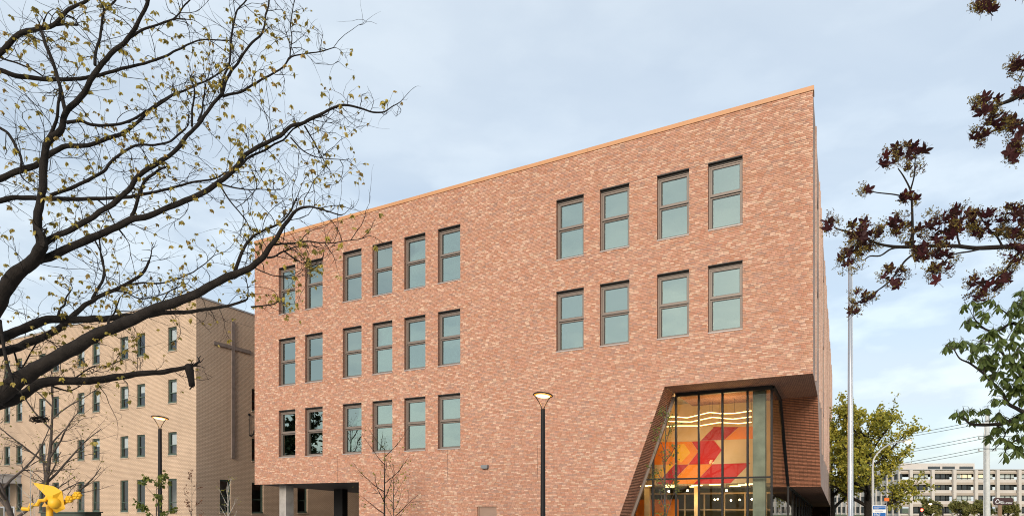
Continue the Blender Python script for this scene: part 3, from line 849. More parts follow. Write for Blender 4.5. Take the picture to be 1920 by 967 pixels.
# rear block and entrance canopy
b = MB(); b.box(-60, -22.0, 14.0, 30, 0, 20.1); b.build('rear_block', M['tan'], tan)
b = MB(); b.box(-60.1, -21.9, 13.9, 30.1, 20.102, 20.5); b.build('rear_flashing', M['flash'], tan)
cn = MB(); cn.box(-33, -21.0, -3.2, -0.002, 4.3, 4.9); cn.box(-33.1, -20.9, -3.3, -0.003, 4.901, 5.0); cn.build('canopy', M['flash'], tan)
for u in (-21.6, -25.0, -28.6):
    t = MB(); t.lathe([(.12, 0), (.12, 4.3)], 14, (u, -3.0, 0)); t.build('canopy_post', M['flash'], tan)
for u in (-22.9, -24.4):
    t = MB(); frame_rect(t, u, u + .95, 0.0, 2.5, -.06, -.004, .12); d1 = t.build('entrance_door', M['blind'], tan)
    t = MB(); t.poly([(u + .12, -.02, .12), (u + .83, -.02, .12), (u + .83, -.02, 2.38), (u + .12, -.02, 2.38)]); t.build('pane', M['glass_old'], d1)

# ------------------------------------------------------------------ street lamps
def street_lamp(x, top_y, Z, label):
    base = wp(x, CY, Z); base.z = 0
    top = wp(x, top_y, Z).z
    r = empty('street_lamp', base); tag(r, label, 'lamp', 'disc headed lamp posts')
    zt = top - 0.42
    t = MB(); t.lathe([(.11, 0), (.11, .02), (.085, .03), (.075, .5), (.058, zt - .02), (.05, zt), (.001, zt)], 16); t.smooth = False; t.build('post', M['lamp_black'], r)
    Rr = 0.275
    for sgn in (-1, 1):
        pts = smooth_path([(sgn * 0.02, 0, zt - .03), (sgn * 0.06, 0, zt + .10), (sgn * 0.15, 0, zt + .25), (sgn * 0.225, 0, top - .06)], 5)
        t = MB(); t.tube(pts, 0.014, 8); t.build('arm', M['lamp_black'], r)
    head = empty('lamp_head', (0, 0, top - .05), 0, r); head.rotation_euler = (R(-4), R(6), 0)
    t = MB(); t.lathe([(.001, .055), (.15, .05), (.25, .03), (Rr, .006), (Rr, -.012), (.245, -.014), (.24, .004)], 28); t.build('rim', M['lamp_black'], head)
    t = MB(); t.smooth = True; t.lathe([(.001, -.062), (.08, -.058), (.16, -.042), (.2, -.028)], 28); t.build('diffuser', M['lamp_glow'], head)
    t = MB(); t.smooth = True; t.lathe([(.2, -.028), (.235, -.012), (.239, .003)], 28); t.build('diffuser_edge', M['lamp_edge'], head)
    ld = bpy.data.lights.new('lamp_light', 'POINT'); ld.energy = 22; ld.color = (1, .5, .17); ld.shadow_soft_size = .15
    o = bpy.data.objects.new('lamp_light', ld); link(o, r); o.location = (0, 0, top - .26)
street_lamp(1018, 737, 17.4, 'black lamp post with lit disc head in front of the red brick wall')
street_lamp(300, 780, 21.8, 'black lamp post with lit disc head in front of the tan building')

# ------------------------------------------------------------------ flagpole
fp = wp(1594.5, CY, 18.0); fp.z = 0
fr = empty('flagpole', fp); tag(fr, 'tall tapered silver flagpole beside the glazed brick corner', 'flagpole')
ztop = wp(1594, 441, 18).z
t = MB(); t.smooth = True; t.lathe([(.16, 0), (.16, .05), (.078, .06), (.076, 4), (.05, ztop - .02), (.001, ztop)], 24); t.build('pole', M['steel'], fr)
t = MB(); t.smooth = True; t.lathe([(.001, -.1), (.07, -.07), (.1, 0), (.07, .07), (.001, .1)], 18, (0, 0, ztop + .09)); t.build('ball_finial', M['steel'], fr)
t = MB(); t.box(-.02, .02, -.12, -.05, 1.3, 1.5); t.build('cleat', M['steel'], fr)
t = MB(); t.tube([(0.0, -.11, 1.4), (0, -.09, ztop - .1)], .006, 4); t.build('halyard', M['blind'], fr)

# ------------------------------------------------------------------ vegetation helpers
def leaf_poly(mb, base, d, w, length, nrm, col, fold=0.0):
    """a pointed leaf blade of four triangles from base along d"""
    d = Vector(d).normalized(); s = d.cross(Vector(nrm))
    if s.length < 1e-4: s = d.cross(Vector((1, 0.2, 0.3)))
    s.normalize(); q = s.cross(d)
    b = Vector(base); m = b + d * length * 0.45 - q * fold * length; t = b + d * length
    mb.poly([b, m + s * w, t, m], col); mb.poly([b, m, t, m - s * w], col)

def rand_dir(r):
    while True:
        v = Vector((r.uniform(-1, 1), r.uniform(-1, 1), r.uniform(-1, 1)))
        if 0.1 < v.length < 1: return v.normalized()

def grow(r, p, d, length, rad, segs=5, wobble=0.25, lift=0.0, bend=0.0):
    pts = [Vector(p)]; d = Vector(d).normalized(); st = length / segs
    bv = rand_dir(r) * bend if bend else Vector((0, 0, 0))
    for i in range(segs):
        d = (d + rand_dir(r) * wobble + bv + Vector((0, 0, lift))).normalized()
        pts.append(pts[-1] + d * st)
    return pts, [rad * (1 - 0.75 * i / segs) for i in range(segs + 1)]

# ------------------------------------------------------------------ big budding tree on the left
big = empty('budding_tree', wp(-190, CY, 9.2) * Vector((1, 1, 0)) if False else Vector((wp(-190, CY, 9.2).x, 9.2, 0)))
tag(big, 'large dark-limbed tree with small yellow-green new leaves reaching over the tan building', 'tree')
OFF = Vector(big.location)
# limbs: (pixel points, width at start, width at end, depth change along the limb)
LIMBS = [
 ([(-190, 1225), (-195, 1080), (-185, 930), (-180, 830), (-195, 700), (-205, 560), (-185, 420), (-200, 250), (-180, 60), (-190, -140), (-150, -320)], 74, 14, 0.6),
 ([(-180, 850), (-120, 800), (-60, 775), (0, 742), (30, 716), (65, 694), (100, 674), (135, 654), (165, 636), (200, 619), (235, 606), (255, 596), (290, 579), (325, 567), (360, 554), (395, 536), (425, 519), (460, 506), (480, 494), (497, 477), (509, 459), (521, 442), (532, 424), (548, 402), (560, 392), (580, 387), (600, 392), (635, 402)], 44, 2.5, -1.0),
 ([(-60, 775), (-20, 763), (10, 752), (40, 742), (65, 724), (90, 715), (130, 714), (170, 713), (200, 709), (235, 704), (270, 699), (300, 698), (330, 692), (354, 687)], 30, 9, 1.2),
 ([(-195, 700), (-120, 680), (-60, 650), (0, 634), (12, 628), (41, 618), (68, 606), (89, 599), (112, 598), (145, 600), (178, 597), (200, 597), (220, 594), (250, 591), (280, 591), (310, 586), (345, 586), (375, 581), (410, 576), (440, 569), (460, 563)], 28, 5, 1.5),
 ([(-120, 700), (-50, 672), (0, 660), (20, 655), (48, 645), (83, 630), (104, 619), (124, 606), (138, 590), (152, 577), (166, 567), (200, 549), (235, 534), (265, 514), (280, 489)], 24, 5, 2.0),
 ([(-195, 690), (-120, 660), (-50, 620), (-10, 580), (8, 545), (30, 513), (55, 496), (70, 480), (80, 460)], 42, 24, -0.6),
 ([(70, 480), (77, 455), (70, 430), (72, 400), (80, 350), (82, 305), (90, 268), (114, 243), (123, 212), (150, 184), (177, 140), (207, 102), (240, 74), (261, 38), (279, -5), (290, -60)], 21, 7, -0.7),
 ([(78, 462), (95, 447), (130, 432), (165, 412), (210, 382), (240, 357), (260, 330), (295, 305), (325, 287), (350, 255), (370, 235), (395, 200), (416, 177), (426, 145), (446, 119), (467, 86), (490, 64), (499, 30), (506, -10)], 15, 3.5, 0.8),
 ([(60, 492), (100, 478), (130, 465), (175, 445), (220, 425), (245, 412), (280, 405), (325, 385), (370, 367), (410, 342), (442, 315), (460, 290), (490, 272), (525, 255), (545, 237), (570, 230), (595, 217), (620, 204), (645, 197), (675, 203), (700, 211), (720, 210), (736, 200), (750, 191)], 19, 2, 0.9),
 ([(440, 320), (470, 293), (500, 280), (530, 262), (550, 243), (585, 225), (615, 214)], 6, 2, 0.5),
 ([(-190, 420), (-100, 395), (-40, 382), (0, 377), (30, 370), (75, 372), (125, 373), (180, 373), (230, 370), (280, 362), (325, 352), (360, 342), (400, 335), (430, 320)], 16, 3, 1.4),
 ([(-190, 430), (-100, 370), (-40, 345), (0, 335), (30, 322), (65, 310), (100, 285), (125, 274), (165, 272), (200, 260), (235, 248), (260, 228), (285, 202), (320, 180), (350, 167), (390, 150), (420, 130)], 18, 3, 1.7),
 ([(-195, 220), (-100, 140), (-40, 125), (0, 132), (30, 142), (75, 147), (110, 150), (150, 148), (190, 140), (220, 131), (260, 122), (300, 110), (325, 98), (350, 85), (380, 75), (425, 77)], 14, 2.5, 1.0),
 ([(-190, 260), (-80, 190), (-30, 130), (0, 100), (15, 85), (35, 65), (70, 55), (100, 47), (120, 26), (140, 12), (165, 0), (190, -25)], 15, 6, -0.5),
 ([(100, 47), (130, 46), (145, 48)], 6, 5, 0.2),
 ([(122, 208), (113, 165), (102, 125), (87, 88), (78, 60)], 8, 7, 0.3),
 ([(90, 262), (105, 228), (110, 195), (113, 168)], 8, 6, -0.2),
 ([(178, 122), (180, 95), (188, 70), (192, 40), (195, 18), (184, -6)], 7, 4, 0.4),
 ([(195, 20), (208, 9), (220, -4)], 5, 4, 0.1),
 ([(240, 73), (270, 55), (300, 45), (325, 37), (347, 36)], 6, 3, 0.4),
 ([(325, 37), (336, 24), (356, 0)], 4, 3, 0.2),
 ([(124, 230), (150, 227), (170, 234), (200, 235), (235, 230), (265, 215), (300, 195), (322, 180)], 8, 4, 0.6),
 ([(0, 240), (15, 250), (30, 275), (40, 298), (38, 318)], 7, 5, -0.2),
 ([(245, 411), (255, 385), (265, 355), (275, 335), (295, 320), (310, 314)], 9, 5, -0.3),
 ([(95, 366), (140, 350), (170, 335), (195, 322), (210, 302), (240, 280), (260, 272), (290, 272), (320, 265), (348, 242)], 8, 4, 0.6),
 ([(360, 237), (361, 200), (365, 170), (357, 145)], 5, 3, 0.3),
 ([(372, 228), (380, 200), (385, 160)], 5, 3, 0.3),
 ([(416, 177), (418, 150), (430, 115), (435, 65), (445, 20), (468, -5)], 6, 3, 0.4),
 ([(417, 181), (450, 172), (480, 157), (505, 142), (530, 127), (543, 110), (565, 102), (600, 97), (625, 90)], 6, 2, 0.5),
 ([(543, 110), (547, 75), (545, 45), (552, 0)], 3, 2, 0.2),
 ([(509, 459), (530, 457), (556, 455), (576, 453), (603, 455), (625, 455), (658, 450), (682, 446)], 5, 1.5, 0.3),
 ([(500, 483), (517, 479), (535, 469), (555, 463), (578, 460), (605, 465)], 5, 1.5, 0.3),
 ([(533, 471), (550, 483), (572, 497)], 4, 1.5, 0.2),
 ([(478, 502), (500, 512), (516, 517), (550, 517)], 3, 1.5, 0.2),
 ([(470, 575), (495, 572), (515, 570), (525, 562)], 4, 2, 0.2),
 ([(410, 343), (430, 375), (455, 405), (475, 437)], 4, 2, 0.2),
 ([(440, 510), (455, 470), (472, 445), (500, 430), (530, 415), (545, 395), (555, 372)], 8, 3, 0.4),
 ([(545, 258), (570, 284), (600, 296), (650, 300)], 3.5, 1.5, 0.3),
 ([(570, 235), (585, 260), (600, 288), (615, 316)], 4, 1.5, 0.3),
 ([(412, 345), (450, 354), (480, 355), (526, 356)], 4, 1.5, 0.3),
 ([(172, 560), (190, 531), (195, 509), (190, 480), (185, 440)], 7, 3, 0.3),
 ([(108, 597), (113, 579), (121, 572), (124, 556), (132, 545)], 6, 3, 0.2),
 ([(0, 600), (4, 630), (12, 676), (23, 711)], 7, 7, -0.3),
 ([(200, 619), (205, 600), (215, 585), (224, 560)], 6, 3, 0.2),
 ([(235, 534), (270, 530), (300, 531), (340, 520), (370, 505), (400, 480)], 5, 2, 0.4),
 ([(80, 716), (110, 728), (130, 732), (150, 722)], 6, 2, 0.2),
 ([(25, 655), (40, 690), (70, 640), (95, 640), (115, 660)], 4, 2, 0.2),
 ([(200, 549), (230, 545), (262, 560), (300, 553), (330, 540)], 4, 2, 0.4),
 ([(130, 714), (170, 690), (200, 685), (235, 672)], 4, 1.5, 0.3),
 ([(180, 372), (200, 390), (215, 420), (230, 440)], 4, 2, 0.2),
 ([(285, 590), (300, 570), (320, 545), (350, 532)], 4, 2, 0.3),
 ([(0, 108), (30, 118), (60, 130), (80, 143)], 4, 3, 0.2),
 ([(175, 445), (190, 475), (195, 500), (200, 525)], 4, 2, 0.2),
]
placed = []   # (px, py, Z)
tree_r = random.Random(21)
tr = MB(); tr.smooth = True
limb_pts = []
for li, (pts, w0, w1, dz) in enumerate(LIMBS):
    if li == 0: Zs = 9.2
    else:
        x0, y0 = pts[0]
        Zs = min(placed, key=lambda q: (q[0] - x0) ** 2 + (q[1] - y0) ** 2)[2]
    sp = smooth_path(pts, 4 if len(pts) > 3 else 5)
    n = len(sp)
    ph = tree_r.uniform(0, 6)
    W, Rr = [], []
    for i, q in enumerate(sp):
        t = i / (n - 1)
        Z = Zs + dz * t + 0.12 * math.sin(ph + t * 5) * t
        jx = 0 if li == 0 else noise.noise(Vector((q[0] * 0.05, q[1] * 0.05, li))) * 1.6
        p = wp(q[0] + jx, q[1] + jx, Z)
        w = (w0 + (w1 - w0) * t ** 0.8) * (0.82 if li else 1.0)
        placed.append((q[0], q[1], Z))
        W.append(p - OFF); Rr.append(max(0.5 * w / F * Z, 0.004))
    W0 = W
    if li == 0: W[0].z = 0.0; Rr[0] *= 1.5; Rr[1] *= 1.15
    tr.tube(W, Rr, 10 if w0 > 12 else 6, rough=0.22 if w0 > 8 else 0.1)
    limb_pts.append((W, Rr, w0))
# snapped end with the hanging piece
e0 = wp(353, 687, placed[0][2]); Zend = 10.0
W2, _, _ = limb_pts[2]
tip = W2[-1].copy()
tr.tube([tip + Vector((-.02, 0, .03)), tip + Vector((0.02, -.02, -.05)), tip + Vector((.05, -.03, -.2)), tip + Vector((.07, -.03, -.33))], [.05, .055, .05, .045], 7, rough=0.4)
for i in range(14):
    tr.tube([tip, tip + Vector((tree_r.uniform(.03, .14), tree_r.uniform(-.05, .05), tree_r.uniform(-.05, .12)))], [.012, .003], 4)
for i in range(5):
    q = tip + Vector((.07, -.03, -.33)); tr.tube([q, q + Vector((tree_r.uniform(-.06, .05), 0, tree_r.uniform(-.07, -.02)))], [.015, .003], 4)
tr.build('trunk', M['bark'], big)

tw_ = MB()
clusters = []
def twig(p, d, length, rad, level):
    pts, rr = grow(tree_r, p, d, length, rad, 8 if level == 0 else 6, 0.34, 0.05, 0.3)
    tw_.tube(pts, rr, 4 if level == 0 else 3, cap=False)
    if level == 0:
        for k in range(tree_r.randint(3, 6)):
            i = tree_r.randint(1, len(pts) - 2)
            dd = (pts[i + 1] - pts[i]).normalized()
            dd = (dd + rand_dir(tree_r) * 0.9 + Vector((0, 0, .1))).normalized()
            twig(pts[i], dd, length * tree_r.uniform(0.3, 0.6), rad * 0.55, 1)
    if tree_r.random() < (0.42 if level == 1 else 0.6): clusters.append((pts[-1], tree_r.uniform(0.55, 1.25)))
    if level == 0 and tree_r.random() < 0.12: clusters.append((pts[3], tree_r.uniform(0.5, 0.9)))
for li, (W, Rr, w0) in enumerate(limb_pts):
    if li == 0:
        continue
    acc = 0
    step = 0.12 if w0 < 12 else 0.16
    for i in range(1, len(W)):
        acc += (W[i] - W[i - 1]).length
        t = i / len(W)
        if w0 > 25 and t < 0.25: acc = 0; continue
        while acc > step:
            acc -= step
            if tree_r.random() < (0.25 if Rr[i] > 0.07 else 0.1): continue
            tan_ = (W[i] - W[i - 1]).normalized()
            side = rand_dir(tree_r); side = (side - tan_ * side.dot(tan_))
            side.y *= 0.6
            d = (tan_ * tree_r.uniform(0.1, 0.9) + side.normalized() * 0.9 + Vector((0, 0, 0.15))).normalized()
            twig(W[i], d, tree_r.choice([tree_r.uniform(0.25, 0.6), tree_r.uniform(0.5, 1.15)]), 0.0062, 0)
    twig(W[-1], (W[-1] - W[-2]), 0.4, max(Rr[-1] * 0.8, 0.005), 0)
tag(tw_.build('twigs', M['bark'], big), kind='stuff')
LC = [(0.42, 0.33, 0.065), (0.34, 0.27, 0.06), (0.45, 0.35, 0.10), (0.30, 0.24, 0.06), (0.36, 0.25, 0.08)]
def leaf_cluster_mesh(r, kind):
    m = MB(); n = r.randint(4, 8)
    c = r.choice(LC)
    for i in range(n):
        d = Vector((r.uniform(-.55, .55), r.uniform(-.55, .55), r.uniform(-1.4, -0.1)))
        k = r.uniform(0.8, 1.2)
        leaf_poly(m, (r.uniform(-.012, .012), r.uniform(-.012, .012), 0), d, r.uniform(.013, .024), r.uniform(.045, .085), rand_dir(r), (c[0] * k, c[1] * k, c[2] * k), 0.1)
    return m
lv = [leaf_cluster_mesh(tree_r, 0).mesh('leaf_cluster', M['leaf']) for i in range(14)]
rest = MB()
tree_r.shuffle(clusters)
for i, (p, s) in enumerate(clusters):
    if i < 300:
        inst('leaf_cluster', tree_r.choice(lv), big, p, (0, 0, tree_r.uniform(0, 6.28)), (s, s, s))
    else:
        src = leaf_cluster_mesh(tree_r, 0)
        for f, c in zip(src.f, src.c): rest.poly([Vector(src.v[k]) * s + p for k in f], c)
tag(rest.build('crown', M['leaf'], big), kind='stuff')

# ------------------------------------------------------------------ purple maple on the right
def limb_set(limbs, Z0, off, mb, r, endw=1.0):
    plc, out = [], []
    for li, (pts, w0, w1, dz) in enumerate(limbs):
        Zs = Z0 if not plc else min(plc, key=lambda q: (q[0] - pts[0][0]) ** 2 + (q[1] - pts[0][1]) ** 2)[2]
        sp = smooth_path(pts, 4); n = len(sp); W, Q = [], []
        for i, q in enumerate(sp):
            t = i / (n - 1); Z = Zs + dz * t; plc.append((q[0], q[1], Z))
            W.append(wp(q[0], q[1], Z) - off); Q.append(max(.5 * (w0 + (w1 - w0) * t) / F * Z, .0025))
        if li == 0: W[0].z = 0.0
        mb.tube(W, Q, 8 if w0 > 10 else 6, rough=0.12)
        out.append((W, Q))
    return plc, out

MZ = 5.6
mloc = Vector((wp(2480, CY, MZ).x, MZ, 0))
mp = empty('purple_maple', mloc); tag(mp, 'purple-leaved maple with hanging yellow flower clusters above the flagpole', 'tree')
mm = MB(); mm.smooth = True
ML = [([(2480, 1460), (2478, 1200), (2470, 950), (2475, 700), (2490, 450), (2480, 200), (2500, -100), (2520, -400)], 62, 20, 0.2),
 ([(2475, 620), (2330, 500), (2180, 450), (2050, 455), (1920, 462), (1880, 463), (1830, 465), (1790, 461), (1740, 461), (1699, 463), (1667, 461), (1642, 455), (1608, 440), (1585, 433), (1567, 429)], 12, 2.5, -0.1),
 ([(1699, 463), (1672, 466), (1651, 479), (1631, 480), (1620, 487), (1604, 489)], 4, 1.5, -0.1),
 ([(1711, 461), (1711, 425), (1710, 385), (1707, 357), (1695, 332), (1684, 316)], 5, 2, 0.2),
 ([(1707, 357), (1714, 330), (1716, 298)], 3.5, 2, 0.1),
 ([(1705, 372), (1679, 365), (1644, 361), (1619, 355)], 3, 1.5, -0.2),
 ([(1730, 463), (1699, 487), (1686, 505), (1667, 528), (1640, 548), (1620, 560), (1601, 573), (1598, 590)], 4, 1.5, -0.2),
 ([(1920, 462), (1905, 480), (1889, 503), (1874, 513), (1849, 528), (1822, 548), (1804, 558)], 6, 1.5, 0.2),
 ([(1850, 464), (1820, 471), (1785, 478), (1765, 500), (1752, 520)], 4, 1.5, -0.2),
 ([(1880, 463), (1870, 445), (1855, 430), (1840, 410), (1830, 395)], 4, 1.5, 0.2),
 ([(1800, 461), (1795, 440), (1800, 415), (1805, 385)], 4, 1.5, 0.2),
 ([(2480, 250), (2300, 150), (2100, 120), (1990, 140), (1920, 174), (1897, 187), (1877, 195), (1854, 204), (1835, 209)], 18, 1.5, -0.2),
 ([(1990, 140), (1950, 205), (1920, 230), (1892, 236), (1867, 244), (1847, 254), (1830, 261)], 7, 1.5, 0.1),
 ([(1930, 225), (1912, 255), (1900, 280), (1905, 305)], 4, 1.5, 0.1),
 ([(1960, 145), (1925, 135), (1905, 125)], 4, 1.5, 0.1),
 ([(2500, -50), (2300, -150), (2100, -120), (1960, -60), (1900, -25), (1860, 2), (1835, 8)], 16, 1.5, 0.2),
 ([(1860, 2), (1850, 15), (1862, 30)], 3, 1.5, 0.1)]
plc, _ = limb_set(ML, MZ, mloc, mm, rng)
mm.build('trunk', M['bark'], mp)
def maple_leaf(r):
    m = MB()
    c = r.choice([(0.060, 0.014, 0.016), (0.045, 0.014, 0.016), (0.085, 0.016, 0.016), (0.05, 0.018, 0.014)])
    lobes = [(-2.05, .55), (-1.05, .85), (0, 1.0), (1.05, .85), (2.05, .55)]
    pts = []
    prev = None
    for i, (a, l) in enumerate(lobes):
        for da, f in ((-.36, .66), (-.2, .80), (0, 1.0), (.2, .80), (.36, .66)):
            pts.append(Vector((math.sin(a + da) * l * f, math.cos(a + da) * l * f, -0.18 * (l * f) ** 2)))
        if i < 4:
            am = (a + lobes[i + 1][0]) / 2; pts.append(Vector((math.sin(am) * .44, math.cos(am) * .44, 0.02)))
    pts.append(Vector((0, -.12, 0)))
    z = Vector((0, 0, 0))
    s = 0.078
    for i in range(len(pts)):
        m.poly([z, pts[i] * s, pts[(i + 1) % len(pts)] * s], c)
    for p in range(1): m.tube([(0, -.12 * s, 0), (0, -.9 * s, 0.3 * s)], .0016, 3, False, c)
    return m.mesh('leaf', M['leaf'])
mlv = [maple_leaf(rng) for i in range(6)]
CLUMPS = [(1558, 422, 14, 18, 5), (1622, 440, 32, 28, 28), (1592, 485, 24, 24, 12), (1682, 418, 24, 20, 12), (1716, 450, 22, 22, 9), (1704, 284, 32, 14, 13), (1668, 300, 20, 14, 4),
 (1728, 478, 14, 14, 6), (1706, 376, 14, 12, 6), (1676, 520, 22, 18, 11), (1614, 562, 24, 14, 8), (1762, 430, 28, 34, 22), (1802, 412, 28, 26, 20), (1850, 422, 34, 24, 26), (1902, 418, 24, 38, 30),
 (1770, 490, 24, 24, 14), (1752, 515, 12, 14, 5), (1902, 480, 20, 20, 12), (1850, 530, 34, 22, 15), (1830, 556, 20, 10, 6), (1886, 515, 14, 18, 6), (1850, 200, 28, 18, 14), (1872, 230, 24, 14, 10),
 (1832, 252, 18, 10, 5), (1902, 250, 18, 28, 16), (1906, 130, 16, 20, 10), (1902, 292, 14, 18, 8), (1846, 13, 22, 11, 11), (1912, 176, 10, 10, 4), (1712, 312, 18, 14, 5), (1838, 272, 3, 3, 1), (1622, 357, 10, 7, 3), (1600, 585, 8, 8, 3),
 (1960, 430, 30, 50, 20), (1965, 240, 35, 60, 18), (1940, -30, 40, 30, 12)]
mr_ = random.Random(4)
fl = MB(); stem = MB(); nleaf = 0; rest = MB()
FC = [(0.20, 0.155, 0.03), (0.25, 0.18, 0.04), (0.15, 0.09, 0.03)]
for (x, y, rx, ry, n) in CLUMPS:
    n = int(n * 1.15 + .5) if n > 3 else n
    Zc = min(plc, key=lambda q: (q[0] - x) ** 2 + (q[1] - y) ** 2)[2]
    anchor_px = min(plc, key=lambda q: (q[0] - x) ** 2 + (q[1] - y) ** 2)
    anchor = wp(*anchor_px) - mloc
    for i in range(n):
        while True:
            a, b_ = mr_.uniform(-1, 1), mr_.uniform(-1, 1)
            if a * a + b_ * b_ < 1: break
        p = wp(x + a * rx, y + b_ * ry, Zc + mr_.uniform(-.22, .22)) - mloc
        s = mr_.uniform(0.55, 1.12)
        rot = (mr_.uniform(1.9, 3.6), mr_.uniform(-.9, .9), mr_.uniform(-1.6, 1.6))
        if nleaf < 300 and x < 1930: inst('leaf', mr_.choice(mlv), mp, p, rot, (s, s, s)); nleaf += 1
        else:
            me = mr_.choice(mlv); mt = Matrix.LocRotScale(p, __import__('mathutils').Euler(rot), (s, s, s))
            for f in me.polygons: rest.poly([mt @ me.vertices[k].co for k in f.vertices], (0.06, 0.016, 0.016))
        if mr_.random() < 0.35: stem.tube([anchor, (anchor + p) / 2 + Vector((0, 0, .02)), p], .0022, 3, False)
    for i in range(int(n * 1.4) + 3):
        ang = mr_.uniform(0, 6.28); k = mr_.uniform(.55, 1.25)
        p = wp(x + math.cos(ang) * rx * k, y + math.sin(ang) * ry * k - 2, Zc + mr_.uniform(-.2, .2)) - mloc
        base = p + Vector((0, 0, -.03)) * mr_.uniform(.3, 1.5)
        c = mr_.choice(FC)
        for j in range(mr_.randint(9, 17)):
            q = p + Vector((mr_.gauss(0, .02), mr_.gauss(0, .02), mr_.gauss(0, .016)))
            if mr_.random() < .5: stem.tube([base, q], .0009, 3, False)
            for h in range(2):
                leaf_poly(fl, q, rand_dir(mr_), mr_.uniform(.004, .007), mr_.uniform(.009, .017), rand_dir(mr_), c)
tag(fl.build('blossoms', M['petal'], mp), kind='stuff')
tag(stem.build('leaf_stalks', M['bark'], mp), kind='stuff')
tag(rest.build('crown', M['leaf'], mp), kind='stuff')

# ------------------------------------------------------------------ chestnut on the right
CZ = 9.2
cloc = Vector((wp(2360, CY, CZ).x, CZ, 0))
ct = empty('chestnut_tree', cloc); tag(ct, 'green chestnut tree with drooping fan-shaped leaves below the purple maple', 'tree')
cm = MB(); cm.smooth = True
CL = [([(2360, 1260), (2355, 1100), (2358, 900), (2350, 700), (2360, 450), (2350, 150)], 60, 22, 0.0),
 ([(2352, 880), (2200, 830), (2050, 800), (1960, 785), (1920, 772), (1906, 765), (1889, 755), (1879, 735), (1856, 712), (1843, 699), (1819, 681), (1800, 672), (1790, 657)], 10, 2, -0.4),
 ([(1843, 699), (1850, 680), (1870, 665), (1885, 640)], 3, 1.5, 0.2),
 ([(2354, 700), (2200, 640), (2050, 600), (1960, 610), (1920, 612), (1896, 606), (1872, 620), (1852, 619), (1836, 608), (1826, 596)], 10, 2, 0.2),
 ([(1896, 606), (1890, 590), (1870, 575), (1855, 565)], 3, 1.5, 0.1),
 ([(1852, 619), (1835, 612), (1812, 605)], 3, 1.5, 0.1),
 ([(2200, 830), (2050, 810), (1920, 785), (1895, 790), (1866, 795), (1823, 795), (1806, 782), (1792, 778)], 12, 2, 0.3),
 ([(1866, 795), (1885, 810), (1875, 830), (1860, 845)], 3, 1.5, 0.1),
 ([(1920, 725), (1905, 735), (1885, 742)], 5, 2, 0.1),
 ([(1960, 720), (1920, 690), (1900, 680), (1885, 670), (1870, 650), (1850, 645)], 7, 2, -0.1),
 ([(1950, 800), (1920, 820), (1905, 825), (1890, 835), (1882, 855)], 5, 1.5, 0.1),
 ([(1960, 610), (1935, 580), (1915, 570), (1900, 565)], 5, 2, 0.2)]
cplc, _ = limb_set(CL, CZ, cloc, cm, rng)
cm.build('trunk', M['bark'], ct)
def chestnut_leaf(r):
    m = MB(); n = r.choice([5, 6, 7])
    c0 = r.choice([(0.115, 0.155, 0.033), (0.095, 0.13, 0.03), (0.14, 0.175, 0.04), (0.10, 0.135, 0.036)])
    for i in range(n):
        a = (i / n) * 6.28 + r.uniform(-.2, .2)
        d = Vector((math.cos(a) * .75, math.sin(a) * .75, r.uniform(-1.25, -.35)))
        l = r.uniform(.10, .165); k = r.uniform(.85, 1.15)
        d.normalize(); s = d.cross(Vector((0, 0, 1))).normalized(); q = s.cross(d)
        c = (c0[0] * k, c0[1] * k, c0[2] * k)
        P_ = [Vector((0, 0, 0)), d * l * .45, d * l * .75, d * l]
        P_[1] += Vector((0, 0, .01)); P_[3] += Vector((0, 0, -.012))
        for sg in (-1, 1):
            m.poly([P_[0], P_[1] + s * sg * l * .13 - q * .004, P_[1]], c)
            m.poly([P_[1], P_[1] + s * sg * l * .13 - q * .004, P_[2] + s * sg * l * .17 - q * .006, P_[2]], c)
            m.poly([P_[2], P_[2] + s * sg * l * .17 - q * .006, P_[3]], c)
    m.tube([(0, 0, 0), (r.uniform(-.03, .03), r.uniform(-.03, .03), .05), (r.uniform(-.06, .06), r.uniform(-.06, .06), .03)], .002, 3, False, (.08, .07, .03))
    return m.mesh('leaf', M['leaf'])
clv = [chestnut_leaf(rng) for i in range(8)]
CP = [(130, 335), (105, 345), (200, 320), (165, 320), (250, 330), (200, 120), (270, 100), (300, 95), (350, 80), (400, 105), (210, 195), (240, 200), (320, 185), (300, 140), (340, 150), (320, 270), (370, 240), (350, 285), (430, 230), (470, 200), (490, 90), (520, 130), (540, 90),
 (260, 380), (250, 410), (310, 400), (350, 390), (370, 380), (340, 450), (320, 500), (350, 540), (380, 580), (390, 640), (430, 520), (410, 480), (470, 470), (500, 370), (480, 310), (420, 300), (410, 350), (530, 240), (520, 420), (500, 500), (440, 440), (460, 400), (390, 330), (520, 580), (470, 590), (540, 500),
 (150, 720), (170, 740), (235, 700), (215, 715), (330, 695), (310, 700), (270, 750), (370, 800), (340, 860), (440, 760), (420, 800), (470, 800), (500, 840), (430, 940), (520, 780), (450, 880), (540, 860), (500, 930), (540, 720), (490, 740), (400, 730), (380, 740), (360, 500), (540, 320), (540, 180), (460, 150), (520, 30), (540, 60), (500, 280), (530, 370), (510, 460), (490, 560), (540, 620), (380, 430), (430, 390), (450, 550), (480, 430),
 (470, 880), (530, 900), (410, 860), (500, 780), (540, 780), (450, 330), (510, 210), (280, 340), (310, 330), (300, 440), (330, 420), (420, 640), (535, 550), (380, 270)]
cr = random.Random(9); st2 = MB()
for i in range(60): CP.append((cr.uniform(548, 760), cr.uniform(40, 960)))
